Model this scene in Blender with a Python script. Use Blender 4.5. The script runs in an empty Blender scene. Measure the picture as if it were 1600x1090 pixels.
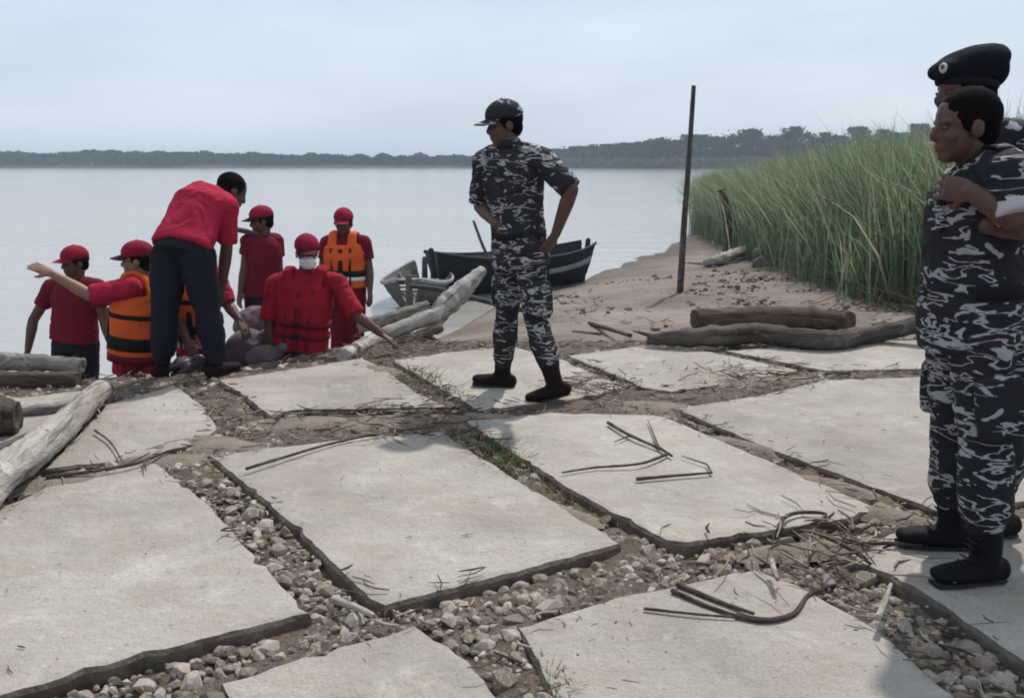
import bpy, bmesh, math, random
import numpy as np
from mathutils import Vector, Matrix, noise
random.seed(7); RNG = np.random.default_rng(7)
R = math.radians
SC = bpy.context.scene
COL = SC.collection

# ------------------------------------------------------------------ camera, sky, sun, exposure
CAM_H, PITCH, FPX = 1.37, R(11.8), 1386.0          # metres, tilt, focal length for a 1600 px wide picture
cam = bpy.data.cameras.new('camera'); camo = bpy.data.objects.new('camera', cam); COL.objects.link(camo)
camo.location = (0, 0, CAM_H); camo.rotation_euler = (math.pi/2 - PITCH, 0, 0)
cam.sensor_width = 36; cam.lens = 36*FPX/1600; cam.clip_start = .05; cam.clip_end = 6000
SC.camera = camo

SUN_EL, SUN_AZ = R(55), R(24)                       # azimuth clockwise from +Y
world = bpy.data.worlds.new('World'); SC.world = world; world.use_nodes = True
wn = world.node_tree.nodes; wl = world.node_tree.links; wn.clear()
w_out = wn.new('ShaderNodeOutputWorld'); w_bg = wn.new('ShaderNodeBackground')
sky = wn.new('ShaderNodeTexSky'); sky.sky_type = 'NISHITA'; sky.sun_disc = False
sky.sun_elevation = SUN_EL; sky.sun_rotation = SUN_AZ; sky.dust_density = 2.5; sky.air_density = 1.0; sky.ozone_density = 1.5
tc = wn.new('ShaderNodeTexCoord'); mp = wn.new('ShaderNodeMapping'); mp.inputs['Scale'].default_value = (1.6, 1.6, 7.0)
nz = wn.new('ShaderNodeTexNoise'); nz.inputs['Scale'].default_value = 1.7; nz.inputs['Detail'].default_value = 5; nz.inputs['Roughness'].default_value = .5
rp = wn.new('ShaderNodeValToRGB'); rp.color_ramp.elements[0].position = .36; rp.color_ramp.elements[1].position = .66
rp.color_ramp.elements[0].color = (5.75, 6.65, 7.7, 1); rp.color_ramp.elements[1].color = (6.95, 7.85, 8.85, 1)
mx = wn.new('ShaderNodeMix'); mx.data_type = 'RGBA'; mx.inputs[0].default_value = .82
wl.new(tc.outputs['Generated'], mp.inputs[0]); wl.new(mp.outputs[0], nz.inputs['Vector']); wl.new(nz.outputs['Fac'], rp.inputs[0])
wl.new(sky.outputs[0], mx.inputs[6]); wl.new(rp.outputs[0], mx.inputs[7])
wl.new(mx.outputs[2], w_bg.inputs['Color']); w_bg.inputs['Strength'].default_value = .10
wl.new(w_bg.outputs[0], w_out.inputs['Surface'])

sun = bpy.data.lights.new('sun', 'SUN'); suno = bpy.data.objects.new('sun', sun); COL.objects.link(suno)
sun.energy = 3.4; sun.angle = R(1.5); sun.color = (1, .95, .87)
sdir = Vector((math.sin(SUN_AZ)*math.cos(SUN_EL), math.cos(SUN_AZ)*math.cos(SUN_EL), math.sin(SUN_EL)))
suno.rotation_euler = sdir.to_track_quat('Z', 'Y').to_euler(); suno.location = (3, 8, 20)
vs = SC.view_settings; vs.view_transform = 'Standard'; vs.look = 'None'; vs.exposure = 0.22; vs.gamma = 1; vs.use_curve_mapping = False
SC.cycles.use_denoising = True
SC.cycles.max_bounces = 6; SC.cycles.volume_bounces = 0; SC.cycles.filter_width = 1.9

# ------------------------------------------------------------------ measuring helpers (photo measurement -> metres)
FWD = Vector((0, math.cos(PITCH), -math.sin(PITCH))); UPV = Vector((0, math.sin(PITCH), math.cos(PITCH))); C0 = Vector((0, 0, CAM_H))
def ray(px, py): return FWD + Vector((1, 0, 0))*((px-800)/FPX) + UPV*((545-py)/FPX)
def G(px, py, z=0.0):
    d = ray(px, py); return C0 + d*((z-CAM_H)/d.z)
def P(px, py, Y):
    d = ray(px, py); return C0 + d*(Y/d.y)
def proj(v):
    d = v - C0; k = d.dot(FWD); return 800+FPX*d.x/k, 545-FPX*d.dot(UPV)/k, k

# ------------------------------------------------------------------ object helpers
def tag(o, label=None, cat=None, group=None, kind=None):
    if label: o['label'] = label
    if cat: o['category'] = cat
    if group: o['group'] = group
    if kind: o['kind'] = kind
    return o
def link(name, me, mat=None, parent=None, loc=None):
    o = bpy.data.objects.new(name, me); COL.objects.link(o)
    if mat is not None and me is not None and not me.materials: me.materials.append(mat)
    if parent is not None: o.parent = parent
    if loc is not None: o.location = loc
    return o
def empty(name, loc): return link(name, None, loc=loc)
class MB:
    def __init__(s): s.v = []; s.f = []
    def add(s, v, f):
        n = len(s.v); s.v += [tuple(q) for q in v]; s.f += [tuple(i+n for i in q) for q in f]; return s
    def mesh(s, name, off=None, smooth=True):
        me = bpy.data.meshes.new(name)
        v = s.v if off is None else [(a-off[0], b-off[1], c-off[2]) for a, b, c in s.v]
        me.from_pydata(v, [], s.f); me.update()
        me.polygons.foreach_set('use_smooth', [smooth]*len(me.polygons)); return me
def np_mesh(name, V, F, smooth=False):
    V = np.asarray(V, dtype=np.float32); F = np.asarray(F, dtype=np.int32)
    me = bpy.data.meshes.new(name); k = F.shape[1]
    me.vertices.add(len(V)); me.vertices.foreach_set('co', V.ravel())
    me.loops.add(F.size); me.loops.foreach_set('vertex_index', F.ravel())
    me.polygons.add(len(F)); me.polygons.foreach_set('loop_start', np.arange(0, F.size, k, dtype=np.int32))
    me.polygons.foreach_set('loop_total', np.full(len(F), k, dtype=np.int32))
    me.update(calc_edges=True); me.polygons.foreach_set('use_smooth', [smooth]*len(F)); return me

def frames(pts, side=None):
    n = len(pts); T = []
    for i in range(n):
        a = pts[max(i-1, 0)]; b = pts[min(i+1, n-1)]; t = (b-a)
        T.append(t.normalized() if t.length > 1e-9 else Vector((0, 0, 1)))
    out = []; prev = None
    for i in range(n):
        if side is not None: s = Vector(side[i] if isinstance(side, list) else side)
        elif prev is None: s = Vector((1, 0, 0)) if abs(T[0].x) < .8 else Vector((0, 1, 0))
        else: s = prev
        s = (s - T[i]*s.dot(T[i])).normalized(); prev = s; out.append((s, T[i].cross(s)))
    return T, out
def loft(pts, rad, side=None, seg=16, round_ends=True, power=2.0):
    """closed tube through pts; rad = list of r or (ra, rb); rounded ends"""
    pts = [Vector(p) for p in pts]; rad = [(r, r) if not isinstance(r, (tuple, list)) else r for r in rad]
    T, fr = frames(pts, side); rings = []
    def ring(c, f, ra, rb):
        o = []
        for k in range(seg):
            a = 2*math.pi*k/seg; ca, sa = math.cos(a), math.sin(a)
            if power != 2.0:
                e = 2/power; ca = math.copysign(abs(ca)**e, ca); sa = math.copysign(abs(sa)**e, sa)
            o.append(c + f[0]*(ra*ca) + f[1]*(rb*sa))
        return o
    if round_ends:
        m = min(rad[0])
        for a in (75, 45, 20): rings.append(ring(pts[0]-T[0]*(m*math.sin(R(a))), fr[0], rad[0][0]*math.cos(R(a)), rad[0][1]*math.cos(R(a))))
    for i, p in enumerate(pts): rings.append(ring(p, fr[i], *rad[i]))
    if round_ends:
        m = min(rad[-1])
        for a in (20, 45, 75): rings.append(ring(pts[-1]+T[-1]*(m*math.sin(R(a))), fr[-1], rad[-1][0]*math.cos(R(a)), rad[-1][1]*math.cos(R(a))))
    V = [p for r in rings for p in r]; F = []
    for i in range(len(rings)-1):
        for k in range(seg):
            F.append((i*seg+k, i*seg+(k+1) % seg, (i+1)*seg+(k+1) % seg, (i+1)*seg+k))
    F.append(tuple(range(seg-1, -1, -1))); F.append(tuple((len(rings)-1)*seg+k for k in range(seg)))
    return V, F
def ellip(c, rx, ry, rz, ax=None, nu=14, nv=9):
    X, Y, Z = ax if ax else (Vector((1, 0, 0)), Vector((0, 1, 0)), Vector((0, 0, 1)))
    V = [c - Z*rz]; F = []
    for i in range(1, nv):
        t = math.pi*i/nv - math.pi/2
        for k in range(nu):
            a = 2*math.pi*k/nu
            V.append(c + X*(rx*math.cos(t)*math.cos(a)) + Y*(ry*math.cos(t)*math.sin(a)) + Z*(rz*math.sin(t)))
    V.append(c + Z*rz); n = len(V)-1
    for k in range(nu): F.append((0, 1+(k+1) % nu, 1+k))
    for i in range(nv-2):
        for k in range(nu):
            a = 1+i*nu; F.append((a+k, a+(k+1) % nu, a+nu+(k+1) % nu, a+nu+k))
    a = 1+(nv-2)*nu
    for k in range(nu): F.append((a+k, a+(k+1) % nu, n))
    return V, F
def box(c, X, Y, Z):
    V = [c + X*a + Y*b + Z*d for a in (-1, 1) for b in (-1, 1) for d in (-1, 1)]
    return V, [(0, 1, 3, 2), (4, 6, 7, 5), (0, 4, 5, 1), (2, 3, 7, 6), (0, 2, 6, 4), (1, 5, 7, 3)]
def remesh(mb, voxel, smooth=4, off=None, name='m', decim=None):
    me = mb.mesh('tmp', off); o = bpy.data.objects.new('tmp', me); COL.objects.link(o)
    bm = bmesh.new(); bm.from_mesh(me); bmesh.ops.recalc_face_normals(bm, faces=bm.faces); bm.to_mesh(me); bm.free()
    md = o.modifiers.new('r', 'REMESH'); md.mode = 'VOXEL'; md.voxel_size = voxel
    if smooth: s = o.modifiers.new('s', 'SMOOTH'); s.factor = .5; s.iterations = smooth
    dg = bpy.context.evaluated_depsgraph_get(); dg.update()
    res = bpy.data.meshes.new_from_object(o.evaluated_get(dg)); res.name = name
    bpy.data.objects.remove(o); bpy.data.meshes.remove(me)
    res.polygons.foreach_set('use_smooth', [True]*len(res.polygons)); return res
def wrinkle(me, amp, freq, seed=0, stretch=(1, 1, 1)):
    n = len(me.vertices); co = np.empty(n*3, np.float32); me.vertices.foreach_get('co', co); co = co.reshape(-1, 3)
    no = np.empty(n*3, np.float32); me.vertex_normals.foreach_get('vector', no); no = no.reshape(-1, 3)
    d = np.empty(n, np.float32); sx, sy, sz = [freq*s for s in stretch]; q = seed*7.3
    for i in range(n):
        x, y, z = co[i]
        p = Vector((x*sx+q, y*sy, z*sz)); w = noise.noise(p*.5+Vector((9, 1, q)))
        d[i] = (1-abs(noise.noise(p+Vector((w, w, w*2))))*2.2)*.6 + noise.noise(p*.45)*.8
    co += no*(d*amp)[:, None]; me.vertices.foreach_set('co', co.ravel()); me.update()

# ------------------------------------------------------------------ materials
class NT:
    def __init__(s, name):
        s.m = bpy.data.materials.new(name); s.m.use_nodes = True; s.t = s.m.node_tree; s.n = s.t.nodes
        s.b = s.n['Principled BSDF']; s.co = s.n.new('ShaderNodeTexCoord'); s.b.inputs['Specular IOR Level'].default_value = .3
    def l(s, a, b): s.t.links.new(a, b)
    def noise(s, scale, detail=4, rough=.55, vec=None, stretch=None, dist=0, src='Object'):
        n = s.n.new('ShaderNodeTexNoise'); n.inputs['Scale'].default_value = scale; n.inputs['Detail'].default_value = detail
        n.inputs['Roughness'].default_value = rough; n.inputs['Distortion'].default_value = dist
        v = vec or (s.pos if getattr(s, 'pos', None) else s.co.outputs[src])
        if stretch:
            m = s.n.new('ShaderNodeMapping'); m.inputs['Scale'].default_value = stretch; s.l(v, m.inputs[0]); v = m.outputs[0]
        s.l(v, n.inputs['Vector']); return n.outputs['Fac']
    def ramp(s, fac, stops, const=False):
        r = s.n.new('ShaderNodeValToRGB'); e = r.color_ramp.elements
        if const: r.color_ramp.interpolation = 'CONSTANT'
        while len(e) < len(stops): e.new(.5)
        for k, (p, c) in enumerate(stops):
            e[k].position = p; e[k].color = (c[0], c[1], c[2], 1) if isinstance(c, (tuple, list)) else (c, c, c, 1)
        s.l(fac, r.inputs[0]); return r.outputs[0]
    def mix(s, fac, a, b, mode='MIX'):
        m = s.n.new('ShaderNodeMix'); m.data_type = 'RGBA'; m.blend_type = mode
        for sock, v in ((m.inputs[0], fac), (m.inputs[6], a), (m.inputs[7], b)):
            if hasattr(v, 'links'): s.l(v, sock)
            elif isinstance(v, (tuple, list)): sock.default_value = (*v[:3], 1)
            else: sock.default_value = v
        return m.outputs[2]
    def math(s, op, a, b=0.0):
        m = s.n.new('ShaderNodeMath'); m.operation = op
        for i, v in enumerate((a, b)):
            if hasattr(v, 'links'): s.l(v, m.inputs[i])
            else: m.inputs[i].default_value = v
        return m.outputs[0]
    def bump(s, h, strength=.3, dist=.01):
        b = s.n.new('ShaderNodeBump'); b.inputs['Strength'].default_value = strength; b.inputs['Distance'].default_value = dist
        s.l(h, b.inputs['Height']); s.l(b.outputs[0], s.b.inputs['Normal'])
    def color(s, c): s.l(c, s.b.inputs['Base Color'])
    def rough(s, r): s.b.inputs['Roughness'].default_value = r
    def rand(s):
        o = s.n.new('ShaderNodeObjectInfo'); return o.outputs['Random']
def scl(c, k): return tuple(x*k for x in c)
def simple(name, col, rough=.8, var=.25, scale=8, bump=.25, bscale=60, bdist=.004, stretch=None, spec=.3):
    t = NT(name); f = t.noise(scale, 5, stretch=stretch)
    t.color(t.ramp(f, [(.25, scl(col, 1-var)), (.75, scl(col, 1+var))])); t.rough(rough); t.b.inputs['Specular IOR Level'].default_value = spec
    if bump: t.bump(t.noise(bscale, 4, stretch=stretch), bump, bdist)
    return t.m
def cloth(name, col, rough=.85): return simple(name, col, rough, .14, 5, .35, 420, .0015, spec=.1)
def camo(name, base, streak, brown, scale=1.0):
    t = NT(name)
    n1 = t.noise(7.5*scale, 2.5, .5, stretch=(1, 1, 3.4), dist=.7); band = t.math('ABSOLUTE', t.math('SUBTRACT', n1, .5))
    line = t.math('LESS_THAN', band, .030)
    msk = t.math('GREATER_THAN', t.noise(4.2*scale, 2, .5, stretch=(1, 1, 1.6)), .465)
    line = t.math('MULTIPLY', line, msk)
    blob = t.math('GREATER_THAN', t.noise(9*scale, 2, .5, stretch=(1, 1, 1.9), dist=.5), .665)
    white = t.math('MAXIMUM', line, blob)
    br = t.math('GREATER_THAN', t.noise(5*scale, 2, .5, stretch=(1.2, 1.2, 2.2), dist=.6), .60)
    c = t.mix(br, base, brown); c = t.mix(white, c, streak)
    c = t.mix(t.math('MULTIPLY', t.noise(3, 4), .35), c, (.05, .045, .045)); t.color(c); t.rough(.85); t.b.inputs['Specular IOR Level'].default_value = .15
    t.bump(t.noise(380, 3), .3, .0015); return t.m

def concrete():
    t = NT('concrete'); gp = t.n.new('ShaderNodeNewGeometry'); t.co.outputs['Object']; t.pos = gp.outputs['Position']
    base = t.ramp(t.noise(1.3, 6, .6), [(.28, (.222, .202, .176)), (.5, (.322, .298, .266)), (.75, (.402, .379, .343))])
    sand = t.ramp(t.noise(2.6, 5, .62, stretch=(1, 2.4, 1)), [(.47, 0), (.66, .85)])
    c = t.mix(sand, base, (.30, .262, .222))
    spots = t.ramp(t.noise(15, 4, .65), [(.60, 0), (.72, .6)]); c = t.mix(spots, c, (.19, .168, .142)); pale = t.ramp(t.noise(4.5, 5, .7, dist=.5), [(.54, 0), (.70, .7)]); c = t.mix(pale, c, (.43, .41, .37)); pits = t.ramp(t.noise(38, 2, .5), [(.70, 0), (.76, .7)]); c = t.mix(pits, c, (.10, .088, .074))
    streak = t.ramp(t.noise(9, 4, .6, stretch=(.8, 4.5, 1)), [(.58, 0), (.75, .45)]); c = t.mix(streak, c, (.235, .218, .198))
    vo = t.n.new('ShaderNodeTexVoronoi'); vo.feature = 'DISTANCE_TO_EDGE'; vo.inputs['Scale'].default_value = .75
    wv = t.n.new('ShaderNodeTexNoise'); wv.inputs['Scale'].default_value = 3.0; wv.inputs['Detail'].default_value = 5; t.l(t.pos, wv.inputs['Vector'])
    t.l(t.mix(.22, t.pos, wv.outputs['Color'], 'ADD'), vo.inputs['Vector'])
    crack = t.math('MULTIPLY', t.math('LESS_THAN', vo.outputs[0], .0045), t.math('GREATER_THAN', t.noise(.9, 2), .57)); c = t.mix(t.math('MULTIPLY', crack, .0), c, (.12, .105, .09))
    stain = t.ramp(t.noise(.8, 5, .7, dist=.6), [(.50, 0), (.68, .6)]); c = t.mix(stain, c, (.205, .185, .16))
    fine = t.ramp(t.noise(140, 3, .6), [(.3, .82), (.7, 1.12)]); c = t.mix(1.0, c, fine, 'MULTIPLY')
    tone = t.ramp(t.rand(), [(0, .93), (1, 1.05)]); c = t.mix(1.0, c, tone, 'MULTIPLY')
    t.color(c); t.rough(.9)
    h = t.math('ADD', t.math('ADD', t.math('MULTIPLY', t.noise(4, 5, .6), .8), t.math('MULTIPLY', t.noise(15, 4, .65), .45)), t.math('ADD', t.math('MULTIPLY', t.noise(55, 4, .6), .22), t.math('MULTIPLY', t.noise(30, 4, .65), .25)))
    t.bump(h, .8, .024); return t.m
def ground_mat():
    t = NT('sand_ground')
    c = t.ramp(t.noise(.55, 6, .6), [(.32, (.105, .080, .063)), (.52, (.185, .152, .128)), (.72, (.25, .222, .198))])
    c = t.mix(t.ramp(t.noise(5, 5, .65), [(.56, 0), (.72, .6)]), c, (.12, .095, .078))
    c = t.mix(1.0, c, t.ramp(t.noise(90, 3, .6), [(.3, .78), (.7, 1.15)]), 'MULTIPLY')
    sp = t.n.new('ShaderNodeSeparateXYZ'); t.l(t.co.outputs['Object'], sp.inputs[0])
    wet = t.ramp(t.math('ADD', t.math('ADD', sp.outputs[2], 1.0), t.math('MULTIPLY', t.math('SUBTRACT', t.noise(1.2, 4), .5), .25)), [(.08, .85), (.30, 0)]); c = t.mix(wet, c, (.085, .072, .064))
    t.color(c); t.rough(.92)
    h = t.math('ADD', t.noise(4, 5, .6), t.math('MULTIPLY', t.noise(40, 4, .65), .3)); t.bump(h, .8, .04); return t.m
def bed_mat():
    t = NT('dirt_between_slabs')
    c = t.ramp(t.noise(6, 6, .65), [(.3, (.075, .058, .044)), (.6, (.145, .118, .092)), (.8, (.21, .175, .14))])
    c = t.mix(1.0, c, t.ramp(t.noise(60, 3, .7), [(.3, .6), (.7, 1.3)]), 'MULTIPLY'); t.color(c); t.rough(.95)
    t.bump(t.noise(45, 5, .7), 1.0, .02); return t.m
def stone_mat():
    t = NT('gravel_stone'); r = t.rand()
    c = t.ramp(t.math('FRACT', t.math('ADD', t.math('MULTIPLY', t.noise(6.5, 1, .5, src='Generated'), .5), r)), [(0, (.155, .125, .098)), (.25, (.27, .228, .185)), (.5, (.20, .162, .13)), (.75, (.40, .36, .31)), (.9, (.29, .245, .205)), (1, (.13, .108, .088))])
    c = t.mix(1.0, c, t.ramp(t.noise(60, 4, .6), [(.3, .75), (.7, 1.15)]), 'MULTIPLY'); t.color(c); t.rough(.9); t.bump(t.noise(80, 3), .4, .004); return t.m
def stone_mix_mat():
    t = NT('gravel_rest'); v = t.n.new('ShaderNodeVertexColor'); v.layer_name = 'tone'
    c = t.mix(1.0, v.outputs[0], t.ramp(t.noise(60, 4, .6), [(.3, .75), (.7, 1.15)]), 'MULTIPLY'); t.color(c); t.rough(.9); return t.m
def vcol_mat(name, rough=.75, trans=0.0):
    t = NT(name); v = t.n.new('ShaderNodeVertexColor'); v.layer_name = 'tone'; t.color(v.outputs[0]); t.rough(rough); t.b.inputs['Specular IOR Level'].default_value = .1 if rough < 1 else 0
    if trans:
        tr = t.n.new('ShaderNodeBsdfTranslucent'); t.l(v.outputs[0], tr.inputs[0]); ms = t.n.new('ShaderNodeMixShader'); ms.inputs[0].default_value = trans
        o = t.n['Material Output']; t.l(t.b.outputs[0], ms.inputs[1]); t.l(tr.outputs[0], ms.inputs[2]); t.l(ms.outputs[0], o.inputs[0])
    return t.m
def water_mat():
    t = NT('river_water')
    c = t.ramp(t.noise(.04, 5, .6, stretch=(.25, 1, 1)), [(.3, (.285, .275, .262)), (.7, (.355, .345, .33))]); t.color(c)
    t.rough(.12); t.b.inputs['IOR'].default_value = 1.33; t.b.inputs['Specular IOR Level'].default_value = .5
    h = t.math('ADD', t.noise(1.1, 4, .6, stretch=(.35, 1.2, 1)), t.math('MULTIPLY', t.noise(6, 3, .6, stretch=(.45, 1.3, 1)), .22)); t.bump(h, .35, .10); return t.m
def wood_mat(name, c0, c1, dark):
    t = NT(name); at = t.n.new('ShaderNodeAttribute'); at.attribute_name = 'grain'; t.pos = at.outputs['Vector']
    c = t.ramp(t.noise(5, 6, .65, stretch=(.35, 1, 1)), [(.28, c0), (.72, c1)]); g = t.noise(26, 5, .65, stretch=(.10, 1, 1), dist=.6)
    c = t.mix(t.ramp(g, [(.48, 0), (.62, .85)]), c, dark)
    peel = t.ramp(t.noise(7, 4, .7, stretch=(.5, 1, 1), dist=.8), [(.56, 0), (.60, .7)]); c = t.mix(peel, c, scl(c1, 1.25))
    knot = t.ramp(t.noise(11, 2, .5), [(.70, 0), (.76, .8)]); c = t.mix(knot, c, dark)
    t.color(c); t.rough(.9); t.b.inputs['Specular IOR Level'].default_value = .15
    t.bump(t.math('ADD', t.math('ADD', g, t.math('MULTIPLY', peel, .5)), t.math('MULTIPLY', t.noise(90, 4, stretch=(.3, 1, 1)), .5)), .9, .014); return t.m
def plank_mat(name, c0, c1, dark):
    t = NT(name); f = t.noise(6, 5, .6, stretch=(.6, 5, 5)); c = t.ramp(f, [(.3, c0), (.7, c1)])
    c = t.mix(t.ramp(t.noise(3, 5), [(.5, 0), (.7, .7)]), c, dark); t.color(c); t.rough(.75); t.bump(t.noise(30, 4, stretch=(.4, 4, 4)), .4, .008); return t.m

M = {}
M['concrete'] = concrete(); M['drift'] = simple('dry_sandy_soil', (.185, .152, .122), .95, .35, 9, .9, 70, .012); M['slabside'] = simple('dirty_slab_side_painted_shade', (.105, .09, .072), .95, .6, 9, .9, 40, .015); M['ground'] = ground_mat(); M['bed'] = bed_mat(); M['stone'] = stone_mat(); M['stonerest'] = stone_mix_mat()  # slab sides: dirt plus the shade of the backlit edges, painted into the colour
M['water'] = water_mat(); M['blade'] = vcol_mat('reed_blade', .7, .5); M['leaf'] = vcol_mat('tree_leaf', 1.0); M['litter'] = vcol_mat('dry_litter', .9)
M['palewood'] = wood_mat('weathered_pale_wood', (.25, .225, .20), (.40, .375, .345), (.10, .085, .075))
M['greywood'] = wood_mat('weathered_grey_wood', (.15, .135, .12), (.27, .25, .23), (.06, .052, .048))
M['brownwood'] = wood_mat('wet_brown_wood', (.065, .046, .036), (.13, .098, .078), (.028, .02, .017))
M['darkwood'] = wood_mat('dark_log_bark', (.055, .047, .042), (.12, .105, .092), (.022, .018, .017))
M['twig'] = wood_mat('dry_twig', (.075, .056, .043), (.15, .118, .092), (.03, .022, .018))
M['straw'] = wood_mat('pale_stick', (.36, .32, .27), (.5, .46, .41), (.2, .165, .13))
M['boatdark'] = plank_mat('tarred_planks', (.010, .014, .018), (.026, .032, .038), (.006, .007, .009))
M['boatgrey'] = plank_mat('weathered_boat_planks', (.05, .05, .05), (.12, .118, .112), (.025, .024, .024))
M['boatrail'] = plank_mat('pale_boat_rail', (.22, .21, .21), (.36, .345, .34), (.08, .075, .075))
M['skin'] = simple('brown_skin', (.085, .042, .030), .55, .12, 14, .2, 120, .002, spec=.35)
M['skin2'] = simple('lighter_brown_skin', (.21, .11, .075), .55, .1, 14, .2, 120, .002, spec=.35)
M['hair'] = simple('black_hair', (.005, .0045, .0045), .9, .3, 40, .6, 160, .004, stretch=(1, 1, .3), spec=.05)
M['eyew'] = simple('eye_white', (.10, .08, .07), .3, .05, 10, 0); M['eyed'] = simple('dark_iris', (.01, .007, .005), .2, .05, 10, 0)
M['red'] = cloth('red_cloth', (.33, .016, .042)); M['darkred'] = cloth('dark_red_cloth', (.125, .009, .020)); M['brightred'] = cloth('red_vest_fabric', (.27, .012, .022))
M['cap'] = cloth('red_cap_cloth', (.22, .012, .028)); M['visor'] = cloth('dark_visor_cloth', (.05, .010, .016))
M['orange'] = cloth('orange_vest_fabric', (.62, .105, .025)); M['black'] = cloth('black_strap', (.012, .012, .014)); M['silver'] = simple('reflective_tape', (.62, .60, .57), .4, .1, 20, .1)
M['navy'] = cloth('dark_navy_trousers', (.012, .013, .020)); M['whitecloth'] = cloth('white_mask_cloth', (.70, .70, .72))
M['boot'] = simple('black_leather', (.0055, .0055, .008), .7, .4, 20, .4, 90, .004, spec=.12); M['bootbrown'] = simple('brown_black_leather', (.011, .0065, .0065), .75, .4, 20, .4, 90, .004, spec=.1)
M['sole'] = simple('rubber_sole', (.012, .011, .011), .8); M['beret'] = cloth('black_beret_wool', (.010, .011, .018), .95)
M['camo'] = camo('blue_black_camouflage', (.0115, .0125, .018), (.35, .35, .365), (.022, .014, .017), 1.15)
M['camo2'] = camo('grey_black_camouflage', (.016, .017, .021), (.38, .375, .38), (.036, .022, .022), 1.25)
M['cuff'] = cloth('pale_sleeve_lining', (.42, .41, .43)); M['badge'] = simple('silver_badge', (.55, .52, .48), .35, .2, 40, .2)
M['sack'] = simple('grey_woven_sack', (.105, .085, .095), .9, .3, 12, .5, 150, .004); M['sackdark'] = simple('dark_plastic_bag', (.03, .026, .03), .4, .3, 12, .3, 40, .006, spec=.5)
M['farbank'] = simple('far_bank_grass', (.075, .085, .05), .95, .35, .08, .5, .6, .5)
M['bark'] = simple('tree_bark', (.06, .048, .038), .95, .3, 2, .6, 8, .05)

# ------------------------------------------------------------------ the setting: terrain, water, far bank
PX = np.array([-900, -60, -3.2, -2.4, -1.9, -1.2, -.5, 3, 900.]); PY = np.array([5.65, 5.65, 5.7, 5.9, 6.0, 6.95, 7.0, 7.1, 7.1])
SX = np.array([-900, -60, -3.2, -2.4, -1.9, -1.28, -1.12, -.9, -.2, 1.3, 2.2, 5.2, 7.5, 14, 45, 140, 400, 900.])
SY = np.array([6.1, 6.1, 6.12, 6.3, 6.4, 7.3, 9.3, 12, 15, 17.8, 20, 27.5, 36, 60, 110, 150, 185, 200.])
WATER_Z = -.95
def terrain(x, y):
    y0 = np.interp(x, PX, PY); sy = np.interp(x, SX, SY); t = (y-y0)/(sy-y0)
    tt = np.clip(t, 0, 1.1)
    h = -.10 - .87*tt - np.clip((y-sy)*.06, 0, 1.2)*(t > 1)
    return h
def tz(x, y): return float(terrain(np.array([x]), np.array([y]))[0])
gx = np.concatenate([-np.geomspace(900, 8.2, 26), np.arange(-8, 12.01, .14), np.geomspace(12.4, 900, 30)])
gy = np.concatenate([[-60, -25, -10, -5, -3], np.arange(-2, 32, .16), np.geomspace(32.3, 420, 40)])
XX, YY = np.meshgrid(gx, gy); ZZ = terrain(XX, YY)
nzv = np.array([noise.noise(Vector((a*.9, b*.9, 3))) * .5 + noise.noise(Vector((a*3.1, b*3.1, 7)))*.22 for a, b in zip(XX.ravel(), YY.ravel())]).reshape(XX.shape)
amp = np.where(YY > np.interp(XX, PX, PY), .055+.07*np.clip((XX-1.2)/2, 0, 1)*(YY < 60), .014); ZZ = ZZ + nzv*amp
nx, ny = len(gx), len(gy); idx = np.arange(nx*ny).reshape(ny, nx)
F = np.stack([idx[:-1, :-1].ravel(), idx[:-1, 1:].ravel(), idx[1:, 1:].ravel(), idx[1:, :-1].ravel()], 1)
tag(link('ground', np_mesh('ground', np.stack([XX.ravel(), YY.ravel(), ZZ.ravel()], 1), F, True), M['ground']), kind='structure')
def quad_sheet(name, x0, x1, y0, y1, z, mat):
    me = np_mesh(name, [(x0, y0, z), (x1, y0, z), (x1, y1, z), (x0, y1, z)], [(0, 1, 2, 3)]); return tag(link(name, me, mat), kind='structure')
quad_sheet('river_water', -1500, 1500, 4, 1400, WATER_Z, M['water'])
# far bank: rises from the water, reaches to the horizon
FX = np.array([-1500, -600, -200, 0, 30, 70, 120, 250, 600, 1500.]); FY = np.array([620, 520, 462, 442, 420, 372, 340, 312, 300, 300.])
fx = np.linspace(-1400, 1400, 281); rows = []
for off, z in ((0, -1.2), (3, -.4), (9, 1.2), (25, 2.0), (90, 2.4), (900, 2.6)):
    yb = np.interp(fx, FX, FY)+off; k = np.clip((fx-10)/70, 0, 1)
    zz = np.where(z > 0, z*(.7+.55*k), z) + np.array([noise.noise(Vector((a*.05, off*.1, 2)))*.5 if z > 0 else noise.noise(Vector((a*.11, 3, 2)))*.15 for a in fx])
    rows.append(np.stack([fx, yb+np.array([noise.noise(Vector((a*.03, 1, 5)))*5 for a in fx]), zz], 1))
V = np.concatenate(rows); n = len(fx); idx = np.arange(len(V)).reshape(-1, n)
F = np.stack([idx[:-1, :-1].ravel(), idx[:-1, 1:].ravel(), idx[1:, 1:].ravel(), idx[1:, :-1].ravel()], 1)
tag(link('far_river_bank', np_mesh('far_river_bank', V, F, True), M['farbank']), kind='structure')

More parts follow.
